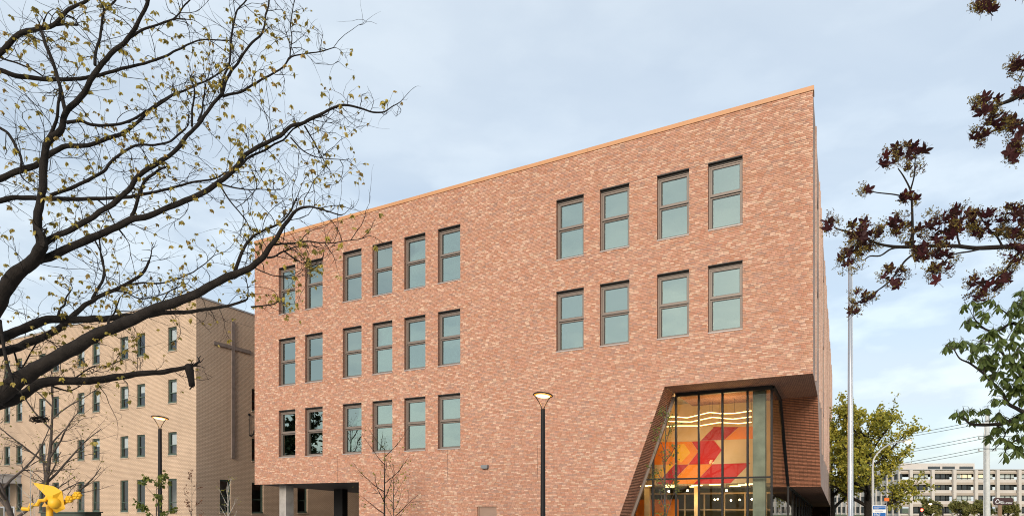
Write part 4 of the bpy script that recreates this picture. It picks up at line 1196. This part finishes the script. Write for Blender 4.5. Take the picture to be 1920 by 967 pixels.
for zx, zy in CP:
    x, y = 1740 + zx / 3.02, 540 + zy / 3.02
    near = min(cplc, key=lambda q: (q[0] - x) ** 2 + (q[1] - y) ** 2)
    for rep in range(2):
        p = wp(x + cr.uniform(-7, 7) * rep, y - 5 + cr.uniform(-6, 6) * rep, near[2] + cr.uniform(-.35, .35)) - cloc
        s = cr.uniform(.75, 1.2)
        inst('leaf', cr.choice(clv), ct, p, (cr.uniform(-.35, .35), cr.uniform(-.35, .35), cr.uniform(0, 6.28)), (s, s, s))
    a = wp(*near) - cloc
    st2.tube([a, (a + p) / 2 + Vector((0, 0, .03)), p + Vector((0, 0, .03))], .0045, 4, False)
tag(st2.build('leaf_stalks', M['bark_grey'], ct), kind='stuff')

# ------------------------------------------------------------------ generic trees
def simple_tree(name, loc, h, spread, label, bark, leafcols, nleaf, leaf, trunk_r, seed, group=None, up=0.35, limbs=9, fork=0.25, crown_base=0.3, sub=5, twigs=True, cat='tree', lean=0.0, droop=0.0):
    r = random.Random(seed)
    root = empty(name, loc); tag(root, label, cat, group)
    m = MB(); m.smooth = True
    tips = []
    top = Vector((lean, 0, h * 0.9))
    tp = [Vector((0, 0, 0)), Vector((lean * .2 + r.uniform(-.03, .03) * h * .3, r.uniform(-.03, .03) * h * .3, h * .3)), Vector((lean * .6 + r.uniform(-.03, .03) * h * .3, r.uniform(-.02, .02) * h, h * .6)), top]
    tp = [Vector(q) for q in smooth_path([tuple(q) for q in tp], 4)]
    nt = len(tp)
    m.tube(tp, [trunk_r * (1 - .88 * i / (nt - 1)) * (1.25 if i == 0 else 1) for i in range(nt)], 8, rough=.15)
    for k in range(limbs):
        t = crown_base + (0.95 - crown_base) * (k + r.random() * .6) / limbs
        i = min(int(t * (nt - 1)), nt - 2); p = tp[i].lerp(tp[i + 1], t * (nt - 1) - i)
        a = k * 2.4 + r.uniform(-.5, .5)
        d = Vector((math.cos(a), math.sin(a), up + .9 * t))
        ln = spread * (1.15 - .65 * abs(t - crown_base - .15)) * r.uniform(.75, 1.1)
        pts, rr = grow(r, p, d, ln, trunk_r * (.55 - .35 * t), 6, .16, .05 - droop)
        m.tube(pts, rr, 6, False)
        for s_ in range(sub):
            j = r.randint(2, 5); dd = ((pts[j + 1] - pts[j]).normalized() if j < 6 else d) + rand_dir(r) * .9 + Vector((0, 0, .2 - droop * 3))
            p2, r2 = grow(r, pts[j], dd, ln * r.uniform(.3, .55), rr[j] * .5, 5, .22, .04 - droop)
            m.tube(p2, r2, 4, False); tips += p2[2:]
            if twigs:
                for u_ in range(3):
                    p3, r3_ = grow(r, p2[r.randint(1, 4)], rand_dir(r) + Vector((0, 0, .4 - droop * 6)), ln * r.uniform(.12, .28), r2[1] * .5, 4, .25, -droop)
                    m.tube(p3, r3_, 3, False); tips += p3[2:]
        tips.append(pts[-1])
    m.build('trunk', bark, root)
    if nleaf:
        c = MB()
        for i in range(nleaf):
            p = r.choice(tips) + rand_dir(r) * r.uniform(0, spread * .09)
            col = r.choice(leafcols); k = r.uniform(.75, 1.25)
            s = leaf * r.uniform(.7, 1.3)
            leaf_poly(c, p, rand_dir(r) + Vector((0, 0, -.25)), s * .38, s, rand_dir(r), tuple(q * k for q in col), .08)
        tag(c.build('crown', M['leaf'], root), kind='stuff')
    return root
def at(x, Z): p = wp(x, CY, Z); p.z = 0; return p
GREEN = [(0.40, 0.37, 0.055), (0.32, 0.31, 0.05), (0.46, 0.40, 0.065), (0.24, 0.25, 0.045)]
simple_tree('street_tree', at(1628, 58), 10.4, 4.9, 'yellow-green leafy maple standing behind the flagpole', M['bark'], GREEN, 13000, 0.25, 0.42, 31, up=.25, limbs=15, sub=8, crown_base=.2)
simple_tree('street_tree', at(1560, 66), 11.5, 4.6, 'yellow-green leafy tree half hidden behind the red brick corner', M['bark'], GREEN, 7500, 0.25, 0.40, 32, up=.3, limbs=13, sub=7, crown_base=.2)
simple_tree('bare_tree', at(84, 30), 9.4, 3.3, 'bare grey multi-limbed tree with a nest before the tan building', M['bark_grey'], [(0.22, 0.20, 0.05)], 260, 0.09, 0.15, 41, up=.5, limbs=11, sub=7, crown_base=.22, lean=.4, droop=.03)
simple_tree('bare_tree', at(40, 27.5), 7.2, 3.2, 'bare leaning tree with thick dark limbs behind the yellow sculpture', M['bark_grey'], [(0.22, 0.20, 0.05)], 300, 0.09, 0.16, 43, up=.5, limbs=9, sub=7, crown_base=.25, lean=-2.2, droop=.03)
simple_tree('bare_sapling', at(722, 29), 6.2, 1.9, 'bare dark sapling standing before the red brick wall', M['bark'], [(0.25, 0.22, 0.05)], 50, 0.1, 0.065, 51, up=.12, limbs=10, sub=3, crown_base=.3)
simple_tree('bare_sapling', at(737, 30.5), 5.0, 1.3, 'thin grey sapling with a few yellow buds beside the dark sapling', M['bark_grey'], [(0.28, 0.25, 0.06)], 160, 0.09, 0.045, 52, up=.7, limbs=10, sub=4, crown_base=.3)
simple_tree('birch_sapling', at(427, 34), 4.2, 1.1, 'slim pale-barked sapling before the brown gable wall window', M['bark_pale'], [(0.30, 0.28, 0.06)], 90, 0.07, 0.05, 53, up=1.3, limbs=12, sub=3, crown_base=.15)
simple_tree('young_tree', at(293, 20.5), 3.75, 0.85, 'young tree with fresh green leaves beside the lamp post', M['bark_grey'], [(0.12, 0.15, 0.03), (0.16, 0.18, 0.035), (0.09, 0.12, 0.025)], 420, 0.12, 0.04, 54, up=.6, limbs=9, sub=3, crown_base=.25, twigs=False)
simple_tree('bare_shrub', at(360, 33), 4.6, .8, 'thin shrub with reddish brown buds before a ground floor window', M['bark_grey'], [(0.20, 0.10, 0.06)], 160, 0.09, 0.03, 55, up=1.0, limbs=8, sub=3, crown_base=.3, twigs=False)
simple_tree('pale_sapling', at(57, 19), 4.1, .7, 'slender pale sapling standing before the yellow sculpture', M['bark_pale'], [(0.28, 0.25, 0.06)], 30, 0.06, 0.035, 56, up=1.0, limbs=7, sub=2, crown_base=.35)
simple_tree('leafing_sapling', at(1250, 20.5), 6.4, 0.95, 'slim grey sapling with tiny green leaves before the glazed corner', M['bark_grey'], [(0.17, 0.18, 0.04), (0.13, 0.15, 0.035)], 620, 0.07, 0.05, 57, up=1.1, limbs=13, sub=4, crown_base=.15)
simple_tree('evergreen_tree', Vector((-50, 26, 0)), 13.0, 5.5, 'dense dark tree reflected in the lowest pair of windows', M['bark'], [(0.03, 0.045, 0.02), (0.022, 0.035, 0.015)], 9000, 0.4, 0.4, 61, up=.2, limbs=14, sub=8, crown_base=.15)
# far shrubs
for x, Z, h, s_, lab in ((1745, 120, 2.9, 2.2, 'round green shrub beside the traffic light'), (1800, 130, 2.9, 2.2, 'low green bush before the far office block'), (1838, 128, 2.9, 2.2, 'olive bush at the foot of the utility pole'), (1890, 126, 2.9, 2.2, 'brown-green bush under the dark brown roadside board')):
    simple_tree('bush', at(x, Z), h, s_, lab, M['bark'], [(0.20, 0.20, 0.055), (0.16, 0.17, 0.05), (0.24, 0.22, 0.08)], 2600, 0.42, 0.2, int(x), cat='bush', up=.5, limbs=10, sub=6, crown_base=.08, twigs=False)

# bird nest in the bare tree
nb = MB(); nr = random.Random(3)
npos = wp(74, 786, 30.0)
for i in range(90):
    a = nr.uniform(0, 6.28); rr = nr.uniform(.12, .38)
    p = Vector((math.cos(a) * rr, math.sin(a) * rr, nr.uniform(-.15, .12))); d = Vector((-math.sin(a), math.cos(a), nr.uniform(-.3, .4)))
    nb.tube([p - d * .2, p, p + d * .2 + Vector((0, 0, .05))], .014, 3, False)
ne = inst('bird_nest', nb.mesh('bird_nest', M['bark']), None, npos); tag(ne, 'twig bird nest lodged in the bare tree', 'nest')

# ------------------------------------------------------------------ yellow sculpture
SZ = 24.0
sc_loc = at(93, SZ)
sc_ = empty('yellow_sculpture', sc_loc); tag(sc_, 'bright yellow painted figure sculpture on a round post', 'sculpture')
def sl(x, y, dy=0.0): return wp(x, y, SZ + dy) - sc_loc
t = MB(); t.smooth = True; t.lathe([(.115, 0), (.115, sl(93, 945).z)], 18); t.build('post', M['yellow'], sc_)
# faceted hood: pointed beak, box body
t = MB()
A_ = [sl(60, 902.5), sl(64, 903.5)]
pk = sl(60, 903)
top1, top2 = sl(101, 911, -.25), sl(116, 920, -.45)
r1_, r2_ = sl(122, 953, -.35), sl(106, 961, -.3)
f1 = sl(99, 928, -.6); f2 = sl(85, 928, -.45); lb1 = sl(96, 950, -.5)
bk = [sl(104, 912, .45), sl(118, 922, .4), sl(121, 953, .35), sl(100, 958, .4), sl(86, 927, .4)]
t.poly([pk, f2, f1, top1]); t.poly([top1, f1, top2]); t.poly([f1, lb1, r2_, r1_, top2]); t.poly([f2, lb1, f1]); t.poly([pk, top1, bk[0]]); t.poly([top1, top2, bk[1], bk[0]])
t.poly([top2, r1_, bk[2], bk[1]]); t.poly([r1_, r2_, bk[3], bk[2]]); t.poly([r2_, lb1, bk[3]]); t.poly([lb1, f2, bk[4], bk[3]]); t.poly([f2, pk, bk[4]]); t.poly([pk, bk[0], bk[4]]); t.poly([bk[0], bk[1], bk[2], bk[3], bk[4]])
t.build('hood', M['yellow'], sc_)
bm = bmesh.new(); bmesh.ops.create_uvsphere(bm, u_segments=20, v_segments=14, radius=.225); me = bpy.data.meshes.new('face_dome'); bm.to_mesh(me); bm.free()
me.materials.append(M['yellow']); me.polygons.foreach_set('use_smooth', [True] * len(me.polygons))
inst('face_dome', me, sc_, sl(103, 942, -.42))
t = MB(); t.poly([sl(78, 949, -.6), sl(88, 949, -.65), sl(84, 940, -.6)]); t.poly([sl(78, 949, -.6), sl(84, 940, -.6), sl(86, 946, -.4)]); t.poly([sl(88, 949, -.65), sl(86, 946, -.4), sl(84, 940, -.6)]); t.poly([sl(78, 949, -.6), sl(86, 946, -.4), sl(88, 949, -.65)]); t.build('beak', plain('pale ochre', (0.55, 0.30, 0.05), .5), sc_)
t = MB(); t.tube([sl(42, 953, -.6), sl(55, 954, -.6), sl(58, 945.5, -.6), sl(70, 945.5, -.55), sl(74, 938, -.5), sl(84, 937, -.45), sl(90, 930, -.4)], .075, 8); t.build('bent_arm', M['yellow'], sc_)
t = MB(); t.tube([sl(120, 943, -.2), sl(128, 938, -.25), sl(138, 934, -.25), sl(146, 928, -.25)], .06, 8); arm = t.build('flower_arm', M['yellow'], sc_)
for cx_, cy_, R_ in ((130, 935, .13), (145, 928, .14)):
    t = MB(); t.smooth = True
    for k in range(6):
        a = k * 1.047; c = sl(cx_, cy_, -.3) + Vector((math.cos(a) * R_ * .7, 0, math.sin(a) * R_ * .7))
        t.tube([c + Vector((0, -.06, 0)), c + Vector((0, .06, 0))], R_ * .42, 8)
    t.tube([sl(cx_, cy_, -.3) + Vector((0, -.08, 0)), sl(cx_, cy_, -.3) + Vector((0, .08, 0))], R_ * .5, 8)
    t.build('flower', M['yellow'], sc_)

hb = MB(); p = at(134, 26); hb.box(-.9, .9, -.5, .5, 0, EYE - .22); hb.box(-.95, .95, -.55, .55, EYE - .219, EYE - .17)
ho = inst('utility_box', hb.mesh('utility_box', plain('dark green cabinet', (0.012, 0.03, 0.02), .5)), None, p); tag(ho, 'dark green utility cabinet beside the yellow sculpture', 'cabinet')

# ------------------------------------------------------------------ far right street
# office block
OZ = 190.0
ol = at(1745.8, OZ)
of = empty('office_block', ol); tag(of, 'long pale concrete office block with ribbon windows across the street', 'building')
def oz(y): return wp(0, y, OZ).z
BW = 40.5 / F * OZ
M['precast'] = plain('precast concrete', (0.52, 0.485, 0.45), .85, 0, .06, .3)
M['precast_dark'] = plain('precast dark band', (0.37, 0.32, 0.27), .85, 0, .06, .3)  # darker precast tone for the ledges
M['office_glass'] = plain('office glass', (0.045, 0.055, 0.06), .08, 0, .3, .15)
M['office_blind'] = plain('office blinds', (0.42, 0.48, 0.48), .5, 0, .15, .3)
M['office_lit'] = glow('lit office', (1.0, .80, .48), 0.9)
rows = [(887.6, 898), (908, 918), (928, 938.5), (949, 962)]
rect_x = (-1.4 * BW, 7 * BW)
b = MB()
edges = [880.5] + [v for r_ in rows for v in r_] + [975]
for i in range(0, len(edges), 2):
    b.box(rect_x[0], rect_x[1], -.0, 20, oz(edges[i + 1]) if edges[i + 1] < 970 else 0, oz(edges[i]))
b.build('spandrel', M['precast'], of)
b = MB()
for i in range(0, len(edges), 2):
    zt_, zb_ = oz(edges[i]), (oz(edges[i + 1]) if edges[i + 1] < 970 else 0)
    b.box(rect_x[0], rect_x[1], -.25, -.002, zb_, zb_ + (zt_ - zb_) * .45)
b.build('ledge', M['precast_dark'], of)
b = MB(); b.box(rect_x[0] - .2, rect_x[1] + .2, -.6, 20.2, oz(880.4), oz(879)); b.build('roof_edge', M['flash'], of)
orr = random.Random(2)
for k in range(-1, 7):
    t = MB(); t.box(k * BW - .45, k * BW + .45, -1.0, -.251, 0, oz(880.6)); t.build('pier', M['precast'], of)
    for ri, (a, c) in enumerate(rows):
        z1, z0 = oz(a), oz(c)
        mt = M['office_glass'] if ri in (1, 3) or orr.random() < .45 else M['office_blind']
        t = MB(); t.poly([(k * BW + .45, .8, z0), ((k + 1) * BW - .45, .8, z0), ((k + 1) * BW - .45, .8, z1), (k * BW + .45, .8, z1)]); w = t.build('window', mt, of)
        t = MB()
        for q in range(1, 4): t.box(k * BW + q * BW / 4 - .07, k * BW + q * BW / 4 + .07, .6, .79, z0, z1)
        t.box(k * BW + .45, (k + 1) * BW - .45, .61, .78, z0 + .35, z0 + .47); t.build('frame', M['black'], w)
        if ri == 0 and k in (1, 2):
            for q in ((.45, .95),) if k == 1 else ((.05, .5),):
                t = MB(); t.poly([(k * BW + q[0] * BW, .75, z0 + .5), (k * BW + q[1] * BW, .75, z0 + .5), (k * BW + q[1] * BW, .75, z1 - .3), (k * BW + q[0] * BW, .75, z1 - .3)]); t.build('lit_pane', M['office_lit'], w)
b = MB(); x0_, x1_ = wp(1700, 0, OZ).x - ol.x, wp(1841, 0, OZ).x - ol.x
b.box(x0_, x1_, 3, 18, oz(879), oz(866.5)); b.build('penthouse', M['precast'], of)
for a, c in ((1752, 1775), (1779.5, 1803), (1812, 1838)):
    t = MB(); xa, xb = wp(a, 0, OZ).x - ol.x, wp(c, 0, OZ).x - ol.x
    t.box(xa, xb, 2.9, 2.995, oz(877.7), oz(872.5)); w = t.build('window', M['office_glass'], of)
    t = MB(); t.box(xa - .1, xb + .1, 2.85, 2.899, oz(878.2), oz(877.75)); t.build('sill', M['precast'], w)
# end face of the office block running away from the street
b = MB(); sx = rect_x[0]
for i in range(0, len(edges), 2):
    b.box(sx - .5, sx - .01, 0, 90, oz(edges[i + 1]) if edges[i + 1] < 970 else 0, oz(edges[i]))
b.build('end_spandrel', M['precast'], of)
b = MB(); b.box(sx - .1, sx + .5, 0.1, 90, 0, oz(881)); b.build('end_glazing', M['office_glass'], of)
for q in range(0, 30):
    t = MB(); t.box(sx - .8, sx - .505, q * 3 - .25, q * 3 + .25, 0, oz(881)); t.build('end_pier', M['precast'], of)

# utility pole with wires
UZ = 75.0
up_ = at(1851, UZ); ue = empty('utility_pole', up_); tag(ue, 'pale grey metal utility pole with wires before the office block', 'utility pole')
zt = wp(0, 776, UZ).z
t = MB(); t.smooth = True; t.lathe([(.34, 0), (.30, 3), (.23, zt), (.001, zt + .02)], 18); t.build('pole', plain('pale pole', (.5, .52, .52), .6), ue)
for i, y in enumerate((793, 822, 845)):
    z = wp(0, y, UZ).z
    t = MB(); t.bar((-1.1, 0, z), (1.1, 0, z + .05), .09, .09); t.build('cross_arm', M['flash'], ue)
    for sx_ in (-1.0, 1.0):
        t = MB(); t.lathe([(.04, 0), (.09, .05), (.05, .12), (.09, .18), (.03, .3)], 8, (sx_, 0, z + .05)); t.build('insulator', M['flash'], ue)
        far = wp(1500, y + 34, 130) - up_
        pts = [Vector((sx_, 0, z + .3)).lerp(far + Vector((sx_, 0, 0)), k_ / 10) + Vector((0, 0, -1.1 * math.sin(math.pi * k_ / 10))) for k_ in range(11)]
        t = MB(); t.tube(pts, .028, 4, False); t.build('wire', M['black'], ue)
        far2 = wp(2200, y - 30, 70) - up_
        pts = [Vector((sx_, 0, z + .3)).lerp(far2, k_ / 10) + Vector((0, 0, -.6 * math.sin(math.pi * k_ / 10))) for k_ in range(11)]
        t = MB(); t.tube(pts, .028, 4, False); t.build('wire', M['black'], ue)
t = MB(); t.tube([(-.42, 0, 0), (-.38, 0, zt - 2.5), (-.2, 0, zt - .8)], .06, 6); t.build('conduit', M['flash'], ue)

# dark board on a post
HZ = 122.0
hl = at(1875, HZ); he = empty('roadside_sign', hl); tag(he, 'dark brown roadside board with white lettering on a wooden post', 'sign')
def hx(x, y, dy=0): return wp(x, y, HZ + dy) - hl
a_, c_ = hx(1863.2, 945.8), hx(1898.6, 932.5)
t = MB()
rad = .35; pts = []
for cxx, czz, a0 in ((c_.x - rad, c_.z - rad, 0), (a_.x + rad, c_.z - rad, 90), (a_.x + rad, a_.z + rad, 180), (c_.x - rad, a_.z + rad, 270)):
    for k_ in range(5): aa = R(a0 + k_ * 22.5); pts.append((cxx + rad * math.cos(aa), czz + rad * math.sin(aa)))
t.poly([(x, -.15, z) for x, z in pts][::-1]); t.poly([(x, .15, z) for x, z in pts])
for i in range(len(pts)):
    p, q = pts[i], pts[(i + 1) % len(pts)]; t.poly([(p[0], -.15, p[1]), (q[0], -.15, q[1]), (q[0], .15, q[1]), (p[0], .15, p[1])])
bd = t.build('board', plain('board brown', (.05, .022, .024), .5), he)
t = MB()
def letters(x0, x1, y0, y1, gaps):
    n = 0; x = x0; wdt = (x1 - x0) / len(gaps)
    for i, g in enumerate(gaps):
        if g:
            p, q = hx(x + wdt * .12, y1), hx(x + wdt * .88, y0)
            t.box(p.x, p.x + (q.x - p.x) * .35, -.165, -.151, p.z, q.z)
            t.box(p.x, q.x, -.165, -.152, q.z - (q.z - p.z) * .28, q.z)
            if i % 2: t.box(q.x - (q.x - p.x) * .3, q.x, -.164, -.1515, p.z, q.z)
        x += wdt
letters(1873, 1880, 938.2, 940.3, [1, 1, 1, 1]); letters(1873.5, 1897, 940.8, 943.6, [1, 1, 1, 1, 0, 1, 1, 1, 1, 1, 1])
c0 = hx(1869.3, 939.5)
arc = [(c0.x + rx_ * .9, -.16, c0.z + rz_ * .9) for rx_, rz_ in ((-.3, -.35), (-.45, 0), (-.2, .2), (-.1, .45), (.2, .5), (.25, .2), (.5, .1), (.45, -.2), (.1, -.35), (-.3, -.35))]
t.tube(arc, .07, 4, False)
t.build('lettering', M['blind'], bd)
t = MB(); p, q = hx(1871, 967), hx(1878, 946); t.box(p.x, q.x, -.12, .12, 0, a_.z); t.build('post', plain('wood post', (.23, .15, .10), .9), he)

# blue parking board
PZ = 30.0
pl = at(1648, PZ); pe = empty('parking_sign', pl); tag(pe, 'blue and white lot board reading 9767 beside the flagpole', 'sign')
def px_(x, y): return wp(x, y, PZ) - pl
a_, c_ = px_(1635.2, 985), px_(1661, 946.2)
M['blue'] = plain('sign blue', (0.012, 0.11, 0.36), .45, 0, .05); M['white'] = plain('sign white', (.72, .72, .70), .5, 0, .04)
t = MB(); t.box(a_.x, c_.x, -.02, .02, a_.z, c_.z); pb = t.build('panel', M['white'], pe)
t = MB(); i0, i1 = px_(1636.3, 954), px_(1660, 947.2); t.box(i0.x, i1.x, -.026, -.021, i0.z, i1.z); i0, i1 = px_(1636.3, 984), px_(1660, 960.3); t.box(i0.x, i1.x, -.026, -.021, i0.z, i1.z); t.build('blue_field', M['blue'], pb)
t = MB()
for y, x0_, x1_ in ((949.5, 1638, 1658), (951.4, 1638, 1647)):
    x = x0_
    while x < x1_:
        i0, i1 = px_(x, y + .5), px_(x + .8, y - .45); t.box(i0.x, i1.x, -.031, -.0265, i0.z, i1.z); x += 1.1
t.build('small_lettering', M['white'], pb)
t = MB(); i0, i1 = px_(1640, 957.8), px_(1655, 956.4); t.box(i0.x, i1.x, -.026, -.0215, i0.z, i1.z); t.build('band_lettering', plain('sign grey', (.35, .36, .45), .5), pb)
cu = bpy.data.curves.new('number', 'FONT'); cu.body = '9767'; cu.size = .155; cu.extrude = .003; cu.materials.append(M['white'])
tmp = bpy.data.objects.new('tmp', cu); dg = bpy.context.evaluated_depsgraph_get(); nme = bpy.data.meshes.new_from_object(tmp.evaluated_get(dg)); bpy.data.objects.remove(tmp); no = inst('number', nme, pb); i0 = px_(1637.8, 965.9); no.location = (i0.x, -.032, i0.z); no.rotation_euler = (R(90), 0, 0)
t = MB(); t.tube([(a_.x + .05, .06, 0), (a_.x + .05, .06, c_.z)], .03, 8); t.tube([(c_.x - .05, .06, 0), (c_.x - .05, .06, c_.z)], .03, 8); t.build('post', M['grey_box'], pe)

# cobra-head street light
KZ = 46.0
kl = at(1636.5, KZ); ke = empty('road_light', kl); tag(ke, 'grey road light with a long curved arm lit before the leafy maple', 'street light')
def kx(x, y): return wp(x, y, KZ) - kl
pts = [Vector(q) for q in smooth_path([tuple(kx(1636.5, 951)), tuple(kx(1636.5, 900)), tuple(kx(1636.5, 872)), tuple(kx(1640, 857)), tuple(kx(1655, 840)), tuple(kx(1675, 830)), tuple(kx(1696, 826.5))], 5)]
pts = [Vector((0, 0, 0))] + pts
t = MB(); t.tube(pts, [.09] * 8 + [.07 - .0012 * i for i in range(len(pts) - 8)], 8); t.build('post', M['flash'], ke)
p = kx(1701, 826.5)
t = MB(); t.box(p.x - .3, p.x + .28, -.13, .13, p.z - .01, p.z + .12); t.build('head', M['flash'], ke)
t = MB(); t.lathe([(.001, -.2), (.14, -.15), (.19, -.011)], 12, (p.x + .08, 0, p.z)); t.build('lens', glow('sodium lens', (1, .42, .06), 14), ke)

# small far street light
QZ = 100.0
ql = at(1768, QZ); qe = empty('road_light', ql); tag(qe, 'small dark road light lit before the far office block', 'street light')
def qx(x, y): return wp(x, y, QZ) - ql
t = MB(); t.tube([Vector((0, 0, 0))] + [Vector(q) for q in smooth_path([tuple(qx(1768, 960)), tuple(qx(1768, 952)), tuple(qx(1762, 946)), tuple(qx(1754, 944)), tuple(qx(1746, 943.6))], 4)], .09, 6); t.build('post', M['black'], qe)
p = qx(1744.5, 943.6); t = MB(); t.lathe([(.001, -.2), (.2, -.1), (.22, 0), (.001, .08)], 10, tuple(p)); t.build('lens', glow('warm lens', (1, .75, .4), 8), qe)

# traffic light
TZ_ = 70.0
tl = at(1727.5, TZ_); te = empty('traffic_light', tl); tag(te, 'traffic light showing red beside the round green shrub', 'traffic light')
p = wp(1727.5, 956, TZ_) - tl
t = MB(); t.tube([(0, .2, 0), (0, .2, p.z + .2)], .06, 8); t.build('post', M['black'], te)
t = MB(); t.box(-.17, .17, -.1, .12, p.z - .8, p.z + .28); t.build('housing', M['black'], te)
for i, mt in enumerate((glow('red lens', (1, .05, .03), 14), M['frame_dark'], M['frame_dark'])):
    t = MB(); z = p.z + .06 - i * .34
    t.v = [(math.cos(k_ * .5236) * .155, -.105, z + math.sin(k_ * .5236) * .155) for k_ in range(12)]; t.f = [tuple(range(12))]; t.c = [None]; t.m = [0]; t.build('lens', mt, te)
    t = MB(); t.tube([(math.cos(a) * .14, -.11, z + math.sin(a) * .14) for a in np.linspace(0, 3.14, 8)], .012, 4); t.build('visor', M['black'], te)

# orange road-work sign
OS = 45.0
osl = at(1663, OS); oe = empty('roadwork_sign', osl); tag(oe, 'small orange road sign behind the blue lot board', 'sign')
a_, c_ = wp(1658, 938.6, OS) - osl, wp(1667, 932.5, OS) - osl
t = MB(); t.box(a_.x, c_.x, -.015, .015, a_.z, c_.z); t.build('panel', plain('sign orange', (.75, .16, .03), .5), oe)
t = MB(); t.tube([(0, .04, 0), (0, .04, c_.z)], .03, 6); t.build('post', M['grey_box'], oe)
